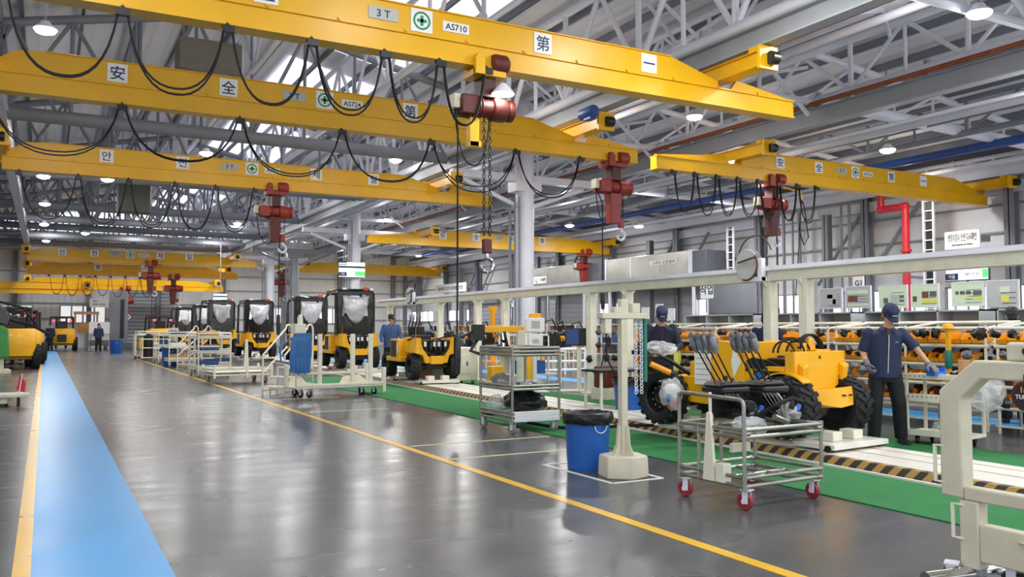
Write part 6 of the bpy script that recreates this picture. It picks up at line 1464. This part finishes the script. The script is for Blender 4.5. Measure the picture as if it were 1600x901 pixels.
        b.tube([q+V((0, .01, -.02)), q+V((0, .012, .06))], [.048, .05], 12); sh_ = b.build('shoe', 'shoe', o); MB().box(-.045, -.21, -.09, .045, .085, -.072, T(q.x+sxx*.4, q.y, q.z)).build('sole', 'ink_black', sh_, .01)
    if gloves:
        for a, e, w_, sd in (('sl', 'el', 'wl', 1), ('sr', 'er', 'wr', -1)):
            b = MB(); d = g['dl' if sd > 0 else 'dr'] if ('dl' if sd > 0 else 'dr') in g else g[w_]-g[e]; pal = g['pl' if sd > 0 else 'pr'] if ('pl' if sd > 0 else 'pr') in g else V((-sd, -.2, 0))
            hand(b, g[w_], d, sd, pal, curl[0 if sd > 0 else 1]); tcap(b, g[w_]-d.normalized()*.05, g[w_], .036, .034, 10)
            gm_ = b.build('glove', gloves, o); remesh(gm_, .008, 1); dd_ = gm_.modifiers.new('fat', 'DISPLACE'); dd_.strength = .005; dd_.mid_level = 0
    return o
person('capped worker in navy short sleeved jacket looking down at the cream tool cart', (9.62, 7.42, .012), -.66, dict(
    hed=(.03, -.13, 1.6), nek=(.01, -.06, 1.46), che=(.0, -.02, 1.27), look=(.3, -1, -.75), sl=(.2, -.01, 1.4), sr=(-.2, -.02, 1.4), el=(.35, -.1, 1.19), wl=(.45, -.28, 1.0), dl=(.25, -.9, -.35), pl=(0, -.2, -1), er=(-.26, .02, 1.15), wr=(-.25, -.16, .99), dr=(.15, -.7, -.8), pr=(.8, -.3, -.3),
    hl=(.1, 0, .9), hr=(-.1, 0, .9), kl=(.15, -.03, .5), kr=(-.13, -.03, .5), al=(.19, .05, .09), ar=(-.15, .0, .09)), 'navy', 'trouser', 'cap', 'glove', .0105, True, 1.03, 'navy', inner='ink_black', curl=(.35, .9))
person('worker in cap and blue vest bending over the left front tyre of the nearest loader', (8.4, 10.5, .11), -.55, dict(hed=(0, -.12, 1.58), nek=(0, -.05, 1.44), look=(0, -1, -.8), el=(.28, -.08, 1.12), wl=(.16, -.32, 1.06), er=(-.28, -.08, 1.12), wr=(-.16, -.32, 1.06), pl=(-1, 0, -.2), pr=(1, 0, -.2)), 'navy_dark', 'trouser', 'cap', 'white_glove', .013, False, 1.0, 'navy', curl=(.8, .8))
person('worker in denim blue jacket standing behind the bare yellow loader', (8.75, 23.2, .11), -.35, dict(hed=(.02, -.06, 1.61), look=(.8, -1, -.15), el=(.28, -.02, 1.14), wl=(.3, -.25, 1.02), er=(-.27, -.04, 1.14), wr=(-.24, -.2, .95)), 'denim', 'trouser', 'cap', None, .015, False, 1.03, 'ink_black')
person('worker with long dark hair in navy seen from behind at the racks', (11.35, 11.2, 0), 2.2, dict(el=(.24, -.06, 1.13), wl=(.16, -.3, 1.1), er=(-.24, -.06, 1.13), wr=(-.16, -.3, 1.1)), 'navy', 'trouser', None, None, .015, False, 1.04, face=False, hairlong=True)
person('worker in black cap seen from behind beyond the racks at the right edge', (13.5, 8.05, 0), 2.2, dict(hed=(0, -.05, 1.62), el=(.25, -.06, 1.13), wl=(.16, -.28, 1.0), er=(-.25, -.06, 1.13), wr=(-.16, -.28, 1.0)), 'navy_dark', 'trouser', 'cap', None, .015, True, 1.04, 'ink_black', face=False)
person('distant worker in dark clothes walking on the blue walkway at the far end', (.35, 64.5, .004), 0, dict(kl=(.1, -.1, .5), al=(.11, -.1, .09), kr=(-.1, .02, .5), ar=(-.11, .16, .12)), 'navy_dark', 'trouser', None, None, .02, False, 1.05, face=False)
p = at(137, 545, Z=0); person('distant worker in dark clothes standing left of the far white board', (3.15, 62.5, 0), .1, dict(), 'navy', 'trouser', None, None, .02, False, 1.05, face=False)
p = at(240, 560, Z=0); person('distant worker in pale beige jacket beside the first cabbed loaders', (5.6, 44.8, 0), -.9, dict(el=(.28, -.1, 1.2), wl=(.2, -.35, 1.15), er=(-.28, -.1, 1.2), wr=(-.2, -.35, 1.15)), 'beige', 'trouser', 'cap', None, .02, False, 1.05, 'ink_black', face=False)
